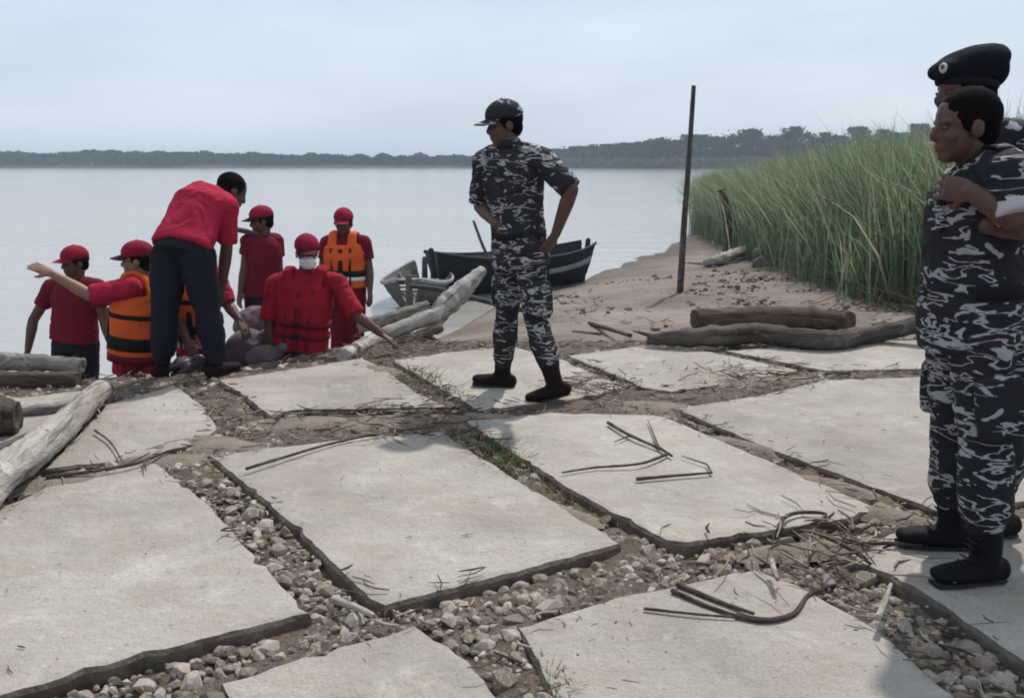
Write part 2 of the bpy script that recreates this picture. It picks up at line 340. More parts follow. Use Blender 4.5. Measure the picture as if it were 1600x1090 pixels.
# ---- bed of dirt under the slabs, slabs, stones
edge = [(-7.5, .2), (-7.5, 5.35), (-3.2, 5.6), (-2.4, 5.8), (-1.95, 5.9), (-1.25, 6.9), (-.5, 6.98), (3, 7.05), (7.5, 7.05), (7.5, .2)]
bed = tag(link('paved_bank', bpy.data.meshes.new('paved_bank_start')), kind='structure')
SLABS = {
 'A': [(-170, 850), (20, 782), (95, 745), (243, 717), (334, 790), (388, 854), (439, 908), (486, 958), (287, 1009), (101, 1060), (0, 1089), (-170, 1135)],
 'B': [(325, 708), (560, 682), (690, 673), (760, 718), (880, 792), (972, 849), (790, 898), (600, 944), (572, 934), (470, 830)],
 'C': [(66, 733), (118, 680), (165, 632), (272, 600), (318, 632), (342, 668), (316, 690), (250, 706), (187, 720)],
 'C2': [(-140, 660), (20, 622), (150, 606), (158, 630), (100, 690), (55, 737), (-10, 775), (-140, 800)],
 'D': [(340, 593), (480, 573), (566, 557), (595, 572), (650, 610), (700, 634), (600, 640), (480, 644), (430, 656), (385, 622)],
 'E': [(722, 656), (860, 643), (1032, 646), (1200, 716), (1385, 797), (1290, 816), (1075, 849), (1040, 845), (890, 765)],
 'F': [(1052, 637), (1180, 618), (1290, 593), (1450, 588), (1760, 572), (1800, 760), (1470, 798), (1405, 775), (1200, 700)],
 'G': [(612, 563), (700, 549), (800, 540), (876, 558), (980, 606), (900, 623), (748, 642)],
 'H': [(886, 555), (1000, 540), (1105, 548), (1250, 578), (1160, 596), (1050, 611), (1003, 604)],
 'I': [(1132, 547), (1300, 534), (1480, 529), (1760, 533), (1760, 562), (1440, 576), (1290, 579)],
 'J': [(345, 1066), (500, 1016), (650, 977), (735, 1030), (780, 1090), (790, 1180), (400, 1230)],
 'K': [(806, 977), (960, 932), (1180, 887), (1262, 920), (1375, 985), (1490, 1085), (1590, 1200), (920, 1230), (852, 1060)],
 'L': [(1315, 868), (1400, 828), (1480, 812), (1800, 795), (1950, 1000), (1900, 1180), (1740, 1120), (1600, 1034), (1425, 915)],
}
def slab(pts, z, seed, tilt):
    """rough cast slab with worn edges: outline, bevel and sides"""
    rnd = random.Random(seed); pts = [Vector((p.x, p.y)) for p in pts]; n = len(pts); c = sum(pts, Vector((0, 0)))/n
    if sum(pts[i].x*pts[(i+1) % n].y-pts[(i+1) % n].x*pts[i].y for i in range(n)) < 0: pts.reverse()
    out = []
    for i in range(n):
        a, b = pts[i], pts[(i+1) % n]; L = (b-a).length; k = max(1, int(L/.045))
        for q in range(k):
            p = a.lerp(b, q/k); nrm = Vector((b.y-a.y, a.x-b.x)).normalized()
            w = noise.noise(Vector((p.x*5, p.y*5, seed)))*.007 + noise.noise(Vector((p.x*19, p.y*19, seed)))*.010
            if rnd.random() < .05: w -= rnd.uniform(.008, .025)
            out.append(p + nrm*w)
    m = len(out); V = []; T = .10
    def zz(p): return z + tilt[0]*(p.x-c.x) + tilt[1]*(p.y-c.y)
    for ring, (ins, dz) in enumerate(((.0, -T), (.0, -.016), (.010, -.003), (.035, 0))):
        for i in range(m):
            a, b = out[i-1], out[(i+1) % m]; nr = Vector((b.y-a.y, a.x-b.x)); nr = nr.normalized() if nr.length > 1e-6 else Vector((0, 0))
            p = out[i] - nr*ins*(1+.5*noise.noise(Vector((out[i].x*9, out[i].y*9, 2))))
            V.append((p.x-c.x, p.y-c.y, zz(p)+dz + (noise.noise(Vector((p.x*14, p.y*14, 5)))*.004 if ring in (1, 2) else 0)))
    Fc = []
    for r in range(3):
        for i in range(m): j = (i+1) % m; Fc.append((r*m+i, r*m+j, (r+1)*m+j, (r+1)*m+i))
    Fc.append(tuple(3*m+i for i in range(m))); Fc.append(tuple(range(m-1, -1, -1)))
    me = bpy.data.meshes.new('slab'); me.from_pydata(V, [], Fc); me.update()
    bmm = bmesh.new(); bmm.from_mesh(me)
    bmm.faces.ensure_lookup_table()
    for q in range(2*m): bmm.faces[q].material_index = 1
    bmesh.ops.triangulate(bmm, faces=[f for f in bmm.faces if len(f.verts) > 4]); bmm.to_mesh(me); bmm.free()
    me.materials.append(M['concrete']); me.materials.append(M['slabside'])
    return link('concrete_slab', me, None, bed, (c.x, c.y, 0)), [(p.x, p.y) for p in out]
POLY = []
tilts = {'A': (.004, -.006), 'B': (.006, .002), 'J': (-.004, .01), 'K': (.006, .006)}
for k, (key, pp) in enumerate(SLABS.items()):
    zt = {'A': .002, 'B': .003, 'J': -.026, 'K': -.024, 'E': .002, 'F': .0, 'L': .002, 'C': .0, 'C2': .0, 'D': .004}.get(key, -.006)
    _, o = slab([G(a, b, zt) for a, b in pp], zt, k*3+1, tilts.get(key, (random.uniform(-.004, .004), random.uniform(-.004, .004)))); POLY.append(np.array(o))
# slabs that carry on beyond the picture's edges
for k, pp in enumerate([[(-5.6, 3.4), (-3.1, 3.6), (-2.9, 5.2), (-5.5, 5.1)], [(3.9, 4.6), (6.2, 4.7), (6.1, 6.5), (4.2, 6.4)], [(-3.6, 1.0), (-1.1, .5), (-.8, 1.35), (-3.0, 1.9)], [(4.6, 2.4), (6.6, 2.5), (6.5, 4.4), (4.4, 4.3)]]):
    _, o = slab([Vector((a, b, 0)) for a, b in pp], -.004, 90+k, (0, 0)); POLY.append(np.array(o))
def in_poly(x, y, poly):
    px, py = poly[:, 0], poly[:, 1]; qx, qy = np.roll(px, -1), np.roll(py, -1)
    c = ((py > y) != (qy > y)) & (x < (qx-px)*(y-py)/(qy-py+1e-12)+px); return bool(c.sum() % 2)
def dist_poly(x, y, poly):
    a = poly; b = np.roll(poly, -1, 0); d = b-a; t = np.clip(((x-a[:, 0])*d[:, 0]+(y-a[:, 1])*d[:, 1])/(np.sum(d*d, 1)+1e-9), 0, 1)
    return float(np.min(np.hypot(a[:, 0]+t*d[:, 0]-x, a[:, 1]+t*d[:, 1]-y)))
BB = [(p[:, 0].min(), p[:, 0].max(), p[:, 1].min(), p[:, 1].max()) for p in POLY]
def gap(x, y):
    """distance to the nearest slab, negative on a slab"""
    best = 9
    for p, b in zip(POLY, BB):
        if b[0]-.3 < x < b[1]+.3 and b[2]-.3 < y < b[3]+.3:
            d = dist_poly(x, y, p)
            if in_poly(x, y, p): return -d
            best = min(best, d)
    return best
gxs = np.arange(-7.5, 7.51, .07); NJ = 96; BV = []; BF = []
for i, a in enumerate(gxs):
    top = np.interp(a, [p[0] for p in edge[1:9]], [p[1] for p in edge[1:9]])
    for j in range(NJ):
        b = .2 + (top-.2)*j/(NJ-1); g = gap(a, b)
        z = -.036 - .012*min(1, max(0, (3.6-b)/.6)) + .012*min(1, max(0, (b-4.0)/.5)) + noise.noise(Vector((a*5, b*5, 1)))*.016 + noise.noise(Vector((a*1.6, b*1.6, 4)))*.018
        if g < .0: z = min(z, -.060)
        elif g < .06: z = min(z+.010, -.016)
        BV.append((a, b, z))
for i in range(len(gxs)-1):
    for j in range(NJ-1): BF.append((i*NJ+j, (i+1)*NJ+j, (i+1)*NJ+j+1, i*NJ+j+1))
bme = np_mesh('paved_bank', BV, BF, True); bme.materials.append(M['bed']); bed.data = bme
def drift(px, py, rx, ry, az, hgt, seed):
    hgt *= .75; c = G(px, py, 0); NA, NR = 36, 9; V, Fc = [(0, 0, hgt)], []; ca, sa = math.cos(az), math.sin(az)
    for r_ in range(1, NR+1):
        for a in range(NA):
            t = 2*math.pi*a/NA; q = r_/NR; w = 1+.30*noise.noise(Vector((math.cos(t)*1.6, math.sin(t)*1.6, seed)))+.14*noise.noise(Vector((math.cos(t)*5, math.sin(t)*5, seed)))
            x, y = rx*q*w*math.cos(t), ry*q*w*math.sin(t); x, y = x*ca-y*sa, x*sa+y*ca
            z = -.028+(hgt+.028)*(1-q*q)**1.2+.004*noise.noise(Vector(((c.x+x)*14, (c.y+y)*14, seed)))*(1-q); V.append((x, y, z))
    for a in range(NA): Fc.append((0, 1+a, 1+(a+1) % NA))
    for r_ in range(NR-1):
        for a in range(NA): i0 = 1+r_*NA; Fc.append((i0+a, i0+NA+a, i0+NA+(a+1) % NA, i0+(a+1) % NA))
    mb = MB(); mb.add([Vector(v) for v in V], Fc); link('sand_drift', mb.mesh('sand_drift'), M['drift'], bed, (c.x, c.y, 0))
for k, a in enumerate([(1250, 852, .26, .08, .2, .004), (640, 655, .55, .16, .1, .020), (480, 655, .40, .13, .1, .014), (1385, 798, .24, .09, -.5, .008), (330, 688, .30, .14, -.3, .016), (1030, 632, .36, .14, -.3, .016), 
        (760, 650, .32, .14, -.2, .016), (870, 790, .26, .07, -.7, .006), (1180, 592, .45, .13, .2, .014), (900, 600, .34, .12, -.6, .014), (1160, 690, .30, .07, -.75, .010), (245, 714, .30, .09, .2, .012), (90, 748, .30, .12, .4, .014), (1300, 752, .26, .08, -.7, .010), (590, 575, .26, .14, -.8, .014)]): drift(*a, k+1)
def hull_stone(seed):
    rnd = random.Random(seed); b = bmesh.new(); e = (1, rnd.uniform(.6, .9), rnd.uniform(.42, .7))
    for i in range(22):
        v = Vector((rnd.gauss(0, 1), rnd.gauss(0, 1), rnd.gauss(0, 1))).normalized()*rnd.uniform(.93, 1.04)
        b.verts.new((v.x*e[0], v.y*e[1], v.z*e[2]))
    bmesh.ops.convex_hull(b, input=b.verts)
    for v in [v for v in b.verts if not v.link_faces]: b.verts.remove(v)
    bmesh.ops.triangulate(b, faces=b.faces); bmesh.ops.recalc_face_normals(b, faces=b.faces)
    me = bpy.data.meshes.new('stone'); b.to_mesh(me); b.free(); return me
SM = [hull_stone(i) for i in range(14)]
for me in SM: me.materials.append(M['stone'])
ST = []; cell = {}
def weedy(px, py):
    """share of plain stones in a gap: the weedy and sandy joints hold few"""
    if py < 650: return .10 if px > 520 else .6
    if 640 < px < 1000 and py < 850 and py < 640+(px-600)*.55+60 and px > 660: return .2
    if 430 < px < 740 and py < 700: return .15
    if px > 1040 and py < 800: return .35
    return 1.0
for _ in range(60000):
    if len(ST) > 5600: break
    x, y = random.uniform(-3.6, 3.2), 1.75 + 5.1*random.random()**1.25
    px, py, k = proj(Vector((x, y, -.05)))
    if px < -60 or px > 1660 or py > 1130: continue
    g = gap(x, y)
    big = .92 if py > 800 else .75
    r = random.choice((.009, .011, .013, .015, .018, .021, .025, .030, .036))*random.uniform(.85, 1.25)*big
    if g < r*.55: continue
    if random.random() > weedy(px, py): continue
    if y > np.interp(x, PX, PY)-.1: continue
    ci, cj = int(x/.08), int(y/.08); bad = False
    for a in (-1, 0, 1):
        for b in (-1, 0, 1):
            for (u, v, q) in cell.get((ci+a, cj+b), ()):
                if (u-x)**2+(v-y)**2 < ((r+q)*.56)**2: bad = True
    if bad: continue
    cell.setdefault((ci, cj), []).append((x, y, r)); ST.append((x, y, r, px, py, k))
ST.sort(key=lambda s: -(s[2]/s[5] if (0 < s[3] < 1600 and s[4] < 1090) else s[2]/s[5]*.2))
rest_v, rest_f, rest_c = [], [], []
TONES = [(.155, .125, .098), (.27, .228, .185), (.20, .162, .13), (.40, .36, .31), (.29, .245, .205), (.13, .108, .088)]
for i, (x, y, r, px, py, k) in enumerate(ST):
    me = SM[i % len(SM)]; rot = Matrix.Rotation(random.uniform(0, 6.28), 4, 'Z') @ Matrix.Rotation(random.gauss(0, .35), 4, 'X') @ Matrix.Rotation(random.gauss(0, .3), 4, 'Y')
    loc = Vector((x, y, -.040 - .010*min(1, max(0, (3.6-y)/.6)) + r*random.uniform(.1, .65)))
    if i < 300:
        o = link('stone', me, None, bed, loc); o.rotation_euler = rot.to_euler(); o.scale = (r*1.25,)*3
    else:
        n0 = len(rest_v); mt = Matrix.Translation(loc) @ rot @ Matrix.Scale(r*1.25, 4); c = random.choice(TONES)
        rest_v += [tuple(mt @ v.co) for v in me.vertices]; rest_f += [tuple(q+n0 for q in p.vertices) for p in me.polygons]; rest_c += [c]*len(me.vertices)
def set_tone(me, cols):
    at = me.color_attributes.new('tone', 'FLOAT_COLOR', 'POINT'); cols = np.asarray(cols, np.float32)
    at.data.foreach_set('color', np.concatenate([cols, np.ones((len(cols), 1), np.float32)], 1).ravel())
# crumbs: grit in every joint
for _ in range(9000):
    x, y = random.uniform(-3.6, 3.2), 1.75 + 5.1*random.random()
    if y > np.interp(x, PX, PY)-.05: continue
    g = gap(x, y)
    if g < .004: continue
    r = random.uniform(.004, .012); me = SM[random.randrange(14)]; n0 = len(rest_v); c = random.choice(TONES)
    mt = Matrix.Translation((x, y, -.037+random.uniform(0, .012))) @ Matrix.Rotation(random.uniform(0, 6.28), 4, 'Z') @ Matrix.Scale(r, 4)
    rest_v += [tuple(mt @ v.co) for v in me.vertices]; rest_f += [tuple(q+n0 for q in p.vertices) for p in me.polygons]; rest_c += [c]*len(me.vertices)
me = np_mesh('small_gravel', rest_v, rest_f); set_tone(me, rest_c); tag(link('small_gravel', me, M['stonerest'], bed), kind='stuff')

# ------------------------------------------------------------------ vegetation
def blades(spec):
    """spec rows: x,y,z,height,width,lean_x,lean_y,curl,azimuth -> bent 3-segment blades"""
    S = np.asarray(spec, float); n = len(S); V = np.empty((n, 7, 3)); ts = (0, .4, .75)
    wx, wy = np.cos(S[:, 8])*S[:, 4]*.5, np.sin(S[:, 8])*S[:, 4]*.5
    for k, t in enumerate((0, .4, .75, 1.0)):
        bx = S[:, 0]+S[:, 5]*t+S[:, 5]*S[:, 7]*t*t*t; by = S[:, 1]+S[:, 6]*t+S[:, 6]*S[:, 7]*t*t*t
        bz = S[:, 2]+S[:, 3]*(t-.18*S[:, 7]*t*t*t)
        w = (1, .9, .6, 0)[k]
        if k < 3:
            V[:, 2*k] = np.stack([bx-wx*w, by-wy*w, bz], 1); V[:, 2*k+1] = np.stack([bx+wx*w, by+wy*w, bz], 1)
        else: V[:, 6] = np.stack([bx, by, bz], 1)
    b = np.arange(n)[:, None]*7
    T = np.concatenate([b+np.array(q) for q in ((0, 1, 3), (0, 3, 2), (2, 3, 5), (2, 5, 4), (4, 5, 6))], 0)
    return V.reshape(-1, 3), T
# tall reeds on the right bank
fp = [G(1104, 338, -.45), G(1165, 366, -.35), G(1240, 396, -.25), G(1320, 426, -.18), G(1400, 458, -.14), G(1500, 476, -.1), G(1760, 492, -.1)]
ftx = np.array([p.x for p in fp]); fty = np.array([p.y for p in fp])
o_ = np.argsort(ftx)
def front_y(x): return np.interp(x, ftx[o_], fty[o_])
spec, cols = [], []
def reed(x, y, hmul=1.0):
    z = tz(x, y)-.03; patch = noise.noise(Vector((x*.55, y*.3, 8))); h = float(np.interp(math.hypot(x, y), [9, 12, 15, 24, 48], [2.68, 2.52, 2.38, 2.2, 2.0]))*(1+.10*patch)*random.uniform(.66, 1.04)*hmul
    az = random.uniform(-.9, .9); la = random.uniform(0, 6.28); ln = abs(random.gauss(0, .20))*h
    spec.append((x, y, z, h, random.uniform(.012, .030), math.cos(la)*ln, math.sin(la)*ln, random.uniform(.1, 1.0), az))
    q = random.random(); k = random.uniform(.7, 1.25)*(1+.25*patch)
    if q < .10: c = (.34*k, .31*k, .21*k)
    elif q < .42: c = (.25*k, .285*k, .175*k)
    else: c = (.145*k, .215*k, .128*k)
    cols.extend([c]*7)
# two shore lines: the far edge of the stand runs along the river
pl = [Vector((p.x, p.y)) for p in fp] 
seglen = [(pl[i+1]-pl[i]).length for i in range(len(pl)-1)]; tot = sum(seglen)
for _ in range(52000):
    s = random.random()*tot; i = 0
    while s > seglen[i]: s -= seglen[i]; i += 1
    p = pl[i].lerp(pl[i+1], s/seglen[i]); d = (random.random()**1.5)*4.2 + noise.noise(Vector((p.x*1.3, p.y*1.3, 0)))*.5 + .25
    dirv = Vector((p.x, p.y)).normalized(); e = p + dirv*d + Vector((random.gauss(.12, .25), random.gauss(0, .2)))
    edge_k = min(1, .45 + d*.55)
    reed(e.x, e.y, edge_k)
for _ in range(13000):
    y = random.uniform(12, 48); lo = max(np.interp(y, [12, 24, 27.5, 36, 48], [6.6, 6.0, 6.1, 8.4, 11.4]), 0); x = lo + random.random()**1.2*22
    reed(x, y)
V, T = blades(spec); me = np_mesh('tall_reeds', V, T); set_tone(me, cols)
tag(link('tall_reeds', me, M['blade']), 'tall green river reeds massed along the right bank', 'reeds', kind='stuff')
# low scrub and dead reed litter at the foot of the stand
spec, cols = [], []
for _ in range(5200):
    s = random.random()*tot; i = 0
    while s > seglen[i]: s -= seglen[i]; i += 1
    p = pl[i].lerp(pl[i+1], s/seglen[i]); dirv = p.normalized(); e = p - dirv*(abs(random.gauss(0, .55))-.3)
    h = random.uniform(.08, .5); la = random.uniform(0, 6.28); ln = h*random.uniform(.3, 1.6)
    spec.append((e.x, e.y, tz(e.x, e.y)-.01, h*.8, random.uniform(.008, .02), math.cos(la)*ln, math.sin(la)*ln, random.uniform(.3, 1.2), random.uniform(-1, 1)))
    k = random.uniform(.6, 1.2); c = random.choice([(.25*k, .2*k, .13*k), (.16*k, .14*k, .09*k), (.07*k, .10*k, .045*k), (.10*k, .085*k, .06*k)]); cols.extend([c]*7)
V, T = blades(spec); me = np_mesh('low_scrub', V, T); set_tone(me, cols)
tag(link('low_scrub', me, M['blade']), 'low dry scrub and fallen stalks at the foot of the reeds', 'scrub', kind='stuff')
# weeds in the joints
spec, cols = [], []
def tuft(px, py, n, hh, spread, green=.75):
    c = G(px, py, -.05)
    for _ in range(n):
        x, y = c.x+random.gauss(0, spread), c.y+random.gauss(0, spread)
        if gap(x, y) < -.06: continue
        h = hh*random.uniform(.4, 1.2); la = random.uniform(0, 6.28); ln = h*random.uniform(.2, 1.3)
        spec.append((x, y, -.06, h, random.uniform(.004, .009), math.cos(la)*ln, math.sin(la)*ln, random.uniform(.2, 1), random.uniform(-1.2, 1.2)))
        k = random.uniform(.7, 1.25); cols.extend([((.085*k, .125*k, .05*k) if random.random() < green else (.30*k, .24*k, .15*k))]*7)
for px, py, n, hh, sp, g in [(618, 575, 60, .10, .05, .4), (648, 590, 90, .13, .06, .7), (675, 605, 120, .15, .06, .8), (705, 622, 130, .14, .07, .7), (735, 632, 80, .10, .07, .5),
        (700, 655, 70, .06, .08, .2), (735, 690, 90, .10, .06, .75), (765, 712, 140, .13, .05, .85), (795, 735, 120, .12, .05, .8), (830, 755, 120, .09, .06, .45), (870, 780, 130, .08, .06, .35), (920, 812, 90, .06, .05, .3),
        (985, 628, 60, .06, .08, .4), (1010, 640, 50, .05, .06, .4), (330, 680, 60, .06, .05, .5), (880, 1078, 120, .07, .05, .85), (905, 1088, 60, .06, .04, .8), (1355, 578, 70, .08, .06, .5), (1400, 580, 70, .09, .08, .5), (560, 660, 70, .04, .10, .05), (640, 655, 110, .05, .12, .08), (1180, 590, 60, .05, .06, .3), (1010, 945, 10, .04, .03, .5), (1110, 605, 50, .05, .07, .2), (780, 640, 60, .05, .07, .2)]:
    tuft(px, py, int(n*1.3), hh*.8, sp, g)
V, T = blades(spec); me = np_mesh('joint_weeds', V, T); set_tone(me, cols)
tag(link('joint_weeds', me, M['blade']), 'green and straw coloured weeds growing in the slab joints', 'weeds', kind='stuff')
# dry litter: short stalks and chips lying in joints and scattered on the slabs
LV, LF, LC = [], [], []
def chip(x, y, z, L, r, az, c, tilt=0):
    d = Vector((math.cos(az), math.sin(az), tilt)).normalized(); mid = Vector((x, y, z)); s = Vector((-d.y, d.x, 0))
    b = s.cross(d)*-1; n0 = len(LV); bend = s*random.uniform(-.18, .18)*L
    for q, (t, w) in enumerate(((-.5, .7), (0, 1), (.5, .5))):
        cc = mid + d*(L*t) + (bend if q == 1 else Vector((0, 0, 0)))
        for a in range(4): LV.append(tuple(cc + (s*math.cos(a*math.pi/2+.78) + Vector((0, 0, 1))*math.sin(a*math.pi/2+.78))*(r*w))); LC.append(c)
    for q in range(2):
        for a in range(4): LF.append((n0+q*4+a, n0+q*4+(a+1) % 4, n0+q*4+4+(a+1) % 4, n0+q*4+4+a))
    LF.append((n0, n0+3, n0+2, n0+1)); LF.append((n0+8, n0+9, n0+10, n0+11))
DRY = [(.10, .075, .055), (.16, .125, .095), (.24, .195, .15), (.06, .046, .036), (.33, .29, .24)]
for _ in range(9000):
    x, y = random.uniform(-3.2, 3.4), random.uniform(1.8, 7.4)
    if y < 4 and noise.noise(Vector((x*2, y*2, 6))) < 0: continue
    inb = y < np.interp(x, PX, PY)-.05; g = gap(x, y) if inb else 1
    if g < -.05: continue
    if not inb: z = tz(x, y)+.01
    else: z = -.030 + .012*min(1, max(0, (y-4.0)/.5)) if g > 0 else .012
    if inb and g > 0 and y < 3.2 and random.random() < .30: continue
    chip(x, y, z+random.uniform(0, .02), random.uniform(.02, .13), random.uniform(.0016, .005), random.uniform(0, 6.28), random.choice(DRY), random.gauss(0, .12))
for _ in range(1500):
    x, y = random.uniform(-2.8, 3.2), random.uniform(1.9, 6.8)
    if gap(x, y) > -.05 or noise.noise(Vector((x*1.7, y*1.7, 9))) < .12: continue
    chip(x, y, .012, random.choice((.006, .008, .01, .014, .03, .05)), random.uniform(.001, .0035), random.uniform(0, 6.28), random.choice(DRY), 0)
for _ in range(2200):
    x, y = random.uniform(.2, 7), 7.2+8*random.random()**1.4
    if noise.noise(Vector((x*1.1, y*.7, 3))) < .12: continue
    if y > float(np.interp(x, SX, SY))-1.5: continue
    if random.random() > .25+.75*min(1, max(0, x/3.2)): continue
    chip(x, y, tz(x, y)+.012, random.uniform(.02, .16), random.uniform(.002, .007), random.uniform(0, 6.28), random.choice(DRY), random.gauss(0, .2))
for c, n, sp in (((1230, 865), 22, .16), ((640, 655), 120, .22), ((1290, 870), 22, .14), ((1180, 585), 80, .2), ((930, 600), 60, .15), ((1330, 830), 20, .13), ((640, 535), 60, .2)):
    q = G(*c, 0)
    for _ in range(n): chip(q.x+random.gauss(0, sp), q.y+random.gauss(0, sp), random.uniform(.005, .035), random.uniform(.05, .22), random.uniform(.002, .006), random.uniform(0, 6.28), random.choice(DRY), random.gauss(0, .12))
me = np_mesh('dry_litter', LV, LF); set_tone(me, LC); tag(link('dry_litter', me, M['litter']), 'dry stalks, chips and crumbs strewn over slabs and joints', 'litter', kind='stuff')

# clods and broken stalks on the bank
CV, CF, CC = [], [], []
for _ in range(2600):
    x, y = random.uniform(.6, 6.5), 7.3+9*random.random()**1.3
    if y > float(np.interp(x, SX, SY))-2 or noise.noise(Vector((x*.8, y*.6, 11)))+.10*x < .22: continue
    r = random.choice((.008, .012, .016, .022, .035, .05))*random.uniform(.8, 1.3); me = SM[random.randrange(14)]; n0 = len(CV)
    mt = Matrix.Translation((x, y, tz(x, y)+r*.2)) @ Matrix.Rotation(random.uniform(0, 6.28), 4, 'Z') @ Matrix.Scale(r, 4); c = random.choice([(.13, .105, .085), (.17, .138, .115), (.22, .185, .16), (.11, .088, .072), (.27, .24, .21)])
    CV += [tuple(mt @ v.co) for v in me.vertices]; CF += [tuple(q+n0 for q in p.vertices) for p in me.polygons]; CC += [c]*len(me.vertices)
me = np_mesh('bank_rubble', CV, CF); set_tone(me, CC); tag(link('bank_rubble', me, M['stonerest']), 'brown clods and rubble strewn on the sandy bank', 'rubble', kind='stuff')
# far trees
def leaf_quads(cents, size, cols):
    C = np.asarray(cents); n = len(C); a = RNG.normal(size=(n, 3)); a /= np.linalg.norm(a, axis=1)[:, None]; b = RNG.normal(size=(n, 3)); b -= a*np.sum(a*b, 1)[:, None]; b /= np.linalg.norm(b, axis=1)[:, None]
    s = size*RNG.uniform(.6, 1.3, n)[:, None]; V = np.stack([C-a*s, C-b*s*.6, C+a*s, C+b*s*.6], 1).reshape(-1, 3)
    F = np.arange(n*4).reshape(-1, 4); return V, F, np.repeat(np.asarray(cols), 4, 0)
ORD = ['first', 'second', 'third', 'fourth', 'fifth', 'sixth', 'seventh', 'eighth', 'ninth', 'tenth', 'eleventh', 'twelfth', 'thirteenth', 'fourteenth', 'fifteenth', 'sixteenth', 'seventeenth', 'eighteenth', 'nineteenth', 'twentieth']
TREES = [(872, 228, 16), (902, 224, 20), (940, 221, 18), (975, 219, 18), (1003, 216, 17), (1034, 210, 23), (1062, 214, 14), (1088, 206, 25), (1128, 209, 18), (1166, 197, 27), (1203, 206, 18), (1244, 193, 22), (1284, 203, 20), (1312, 208, 16), (1339, 194, 19), (1374, 198, 20), (1402, 203, 14), (1430, 189, 20)]
for i, (px, top, hw) in enumerate(TREES):
    top += 5; hw *= 1.25
    xg = np.interp(px, [860, 1450], [20, 140]); Yd = 330.
    for _ in range(4): xg = (px-800)/FPX*Yd; Yd = np.interp(xg, FX, FY)+16+random.uniform(-3, 6)
    ztop = P(px, top, Yd).z; b = Vector((P(px, 250, Yd).x, Yd, 1.6)); H = ztop-b.z; W = hw/FPX*Yd
    t = tag(empty('tree', b), 'dark hazy round crowned tree, %s from the left in the far row' % ORD[i], 'tree', 'trees on the far bank right of the walking man')
    mb = MB(); lean = random.uniform(-.5, .5); mb.add(*loft([(0, 0, -.6), (lean*.3, 0, H*.25), (lean, 0, H*.55)], [.42, .3, .16], seg=8))
    ct = []
    for q in range(16):
        a = random.uniform(0, 6.28); rr = random.random()**.5; zz = random.uniform(.32, .93); env = math.sin(max(.12, min(1, (zz-.2)/.8))*math.pi)**.55
        ct.append((math.cos(a)*rr*W*.85*env, math.sin(a)*rr*W*.6*env, H*zz))
    for q in range(5): mb.add(*loft([(lean*.5, 0, H*(.25+.05*q)), Vector(ct[q])*.9], [.15, .05], seg=6))
    link('trunk', mb.mesh('trunk'), M['bark'], t)
    pts, cl = [], []
    for c in ct:
        k = random.uniform(.65, 1.3); r = W*random.uniform(.22, .42)
        for _ in range(170):
            d = Vector((random.gauss(0, 1), random.gauss(0, 1), random.gauss(0, .8)))*r*.55; pts.append((c[0]+d.x, c[1]+d.y, c[2]+d.z if c[2]+d.z < H*1.0 else H*(1-.22*random.random()**2))); cl.append((.016*k, .022*k, .016*k))
    V, Fq, cc = leaf_quads(pts, .62, cl); me = np_mesh('crown', V, Fq); set_tone(me, cc); link('crown', me, M['leaf'], t)
# far wood on the left shore, one mass
pts, cl = [], []
for _ in range(34000):
    x = random.uniform(-420, 75); yb = np.interp(x, FX, FY)+random.uniform(7, 22)
    top = 6.2 + 1.6*noise.noise(Vector((x*.03, 0, 1))) + 1.8*noise.noise(Vector((x*.16, 0, 5))) - 2.0*max(0, min(1, (x+170)/100)) + (1.2 if x > 20 else 0)
    z = .6 + (top)*random.random()**.7; k = random.uniform(.6, 1.3); pts.append((x, yb, z)); cl.append((.022*k, .030*k, .022*k))
V, Fq, cc = leaf_quads(pts, 1.15, cl); me = np_mesh('distant_wood', V, Fq); set_tone(me, cc)
tag(link('distant_wood', me, M['leaf']), 'long blue grey belt of woodland along the far left shore', 'woodland', kind='stuff')
# scrub belt in front of the right trees
pts, cl = [], []
for _ in range(11000):
    x = random.uniform(10, 190); yb = np.interp(x, FX, FY)+random.uniform(3, 14); k = random.uniform(.7, 1.3)
    pts.append((x, yb, .4+random.random()*(3.0+1.2*noise.noise(Vector((x*.1, 2, 2)))))); cl.append((.105*k, .125*k, .08*k))
for _ in range(9000):
    x = random.uniform(55, 200); yb = np.interp(x, FX, FY)+random.uniform(14, 30); k = random.uniform(.7, 1.2)
    pts.append((x, yb, 2+random.random()*5.0)); cl.append((.016*k, .022*k, .016*k))
V, Fq, cc = leaf_quads(pts, .9, cl); me = np_mesh('far_scrub', V, Fq); set_tone(me, cc)
tag(link('far_scrub', me, M['leaf']), 'grey green scrub belt below the far right trees', 'scrub', kind='stuff')

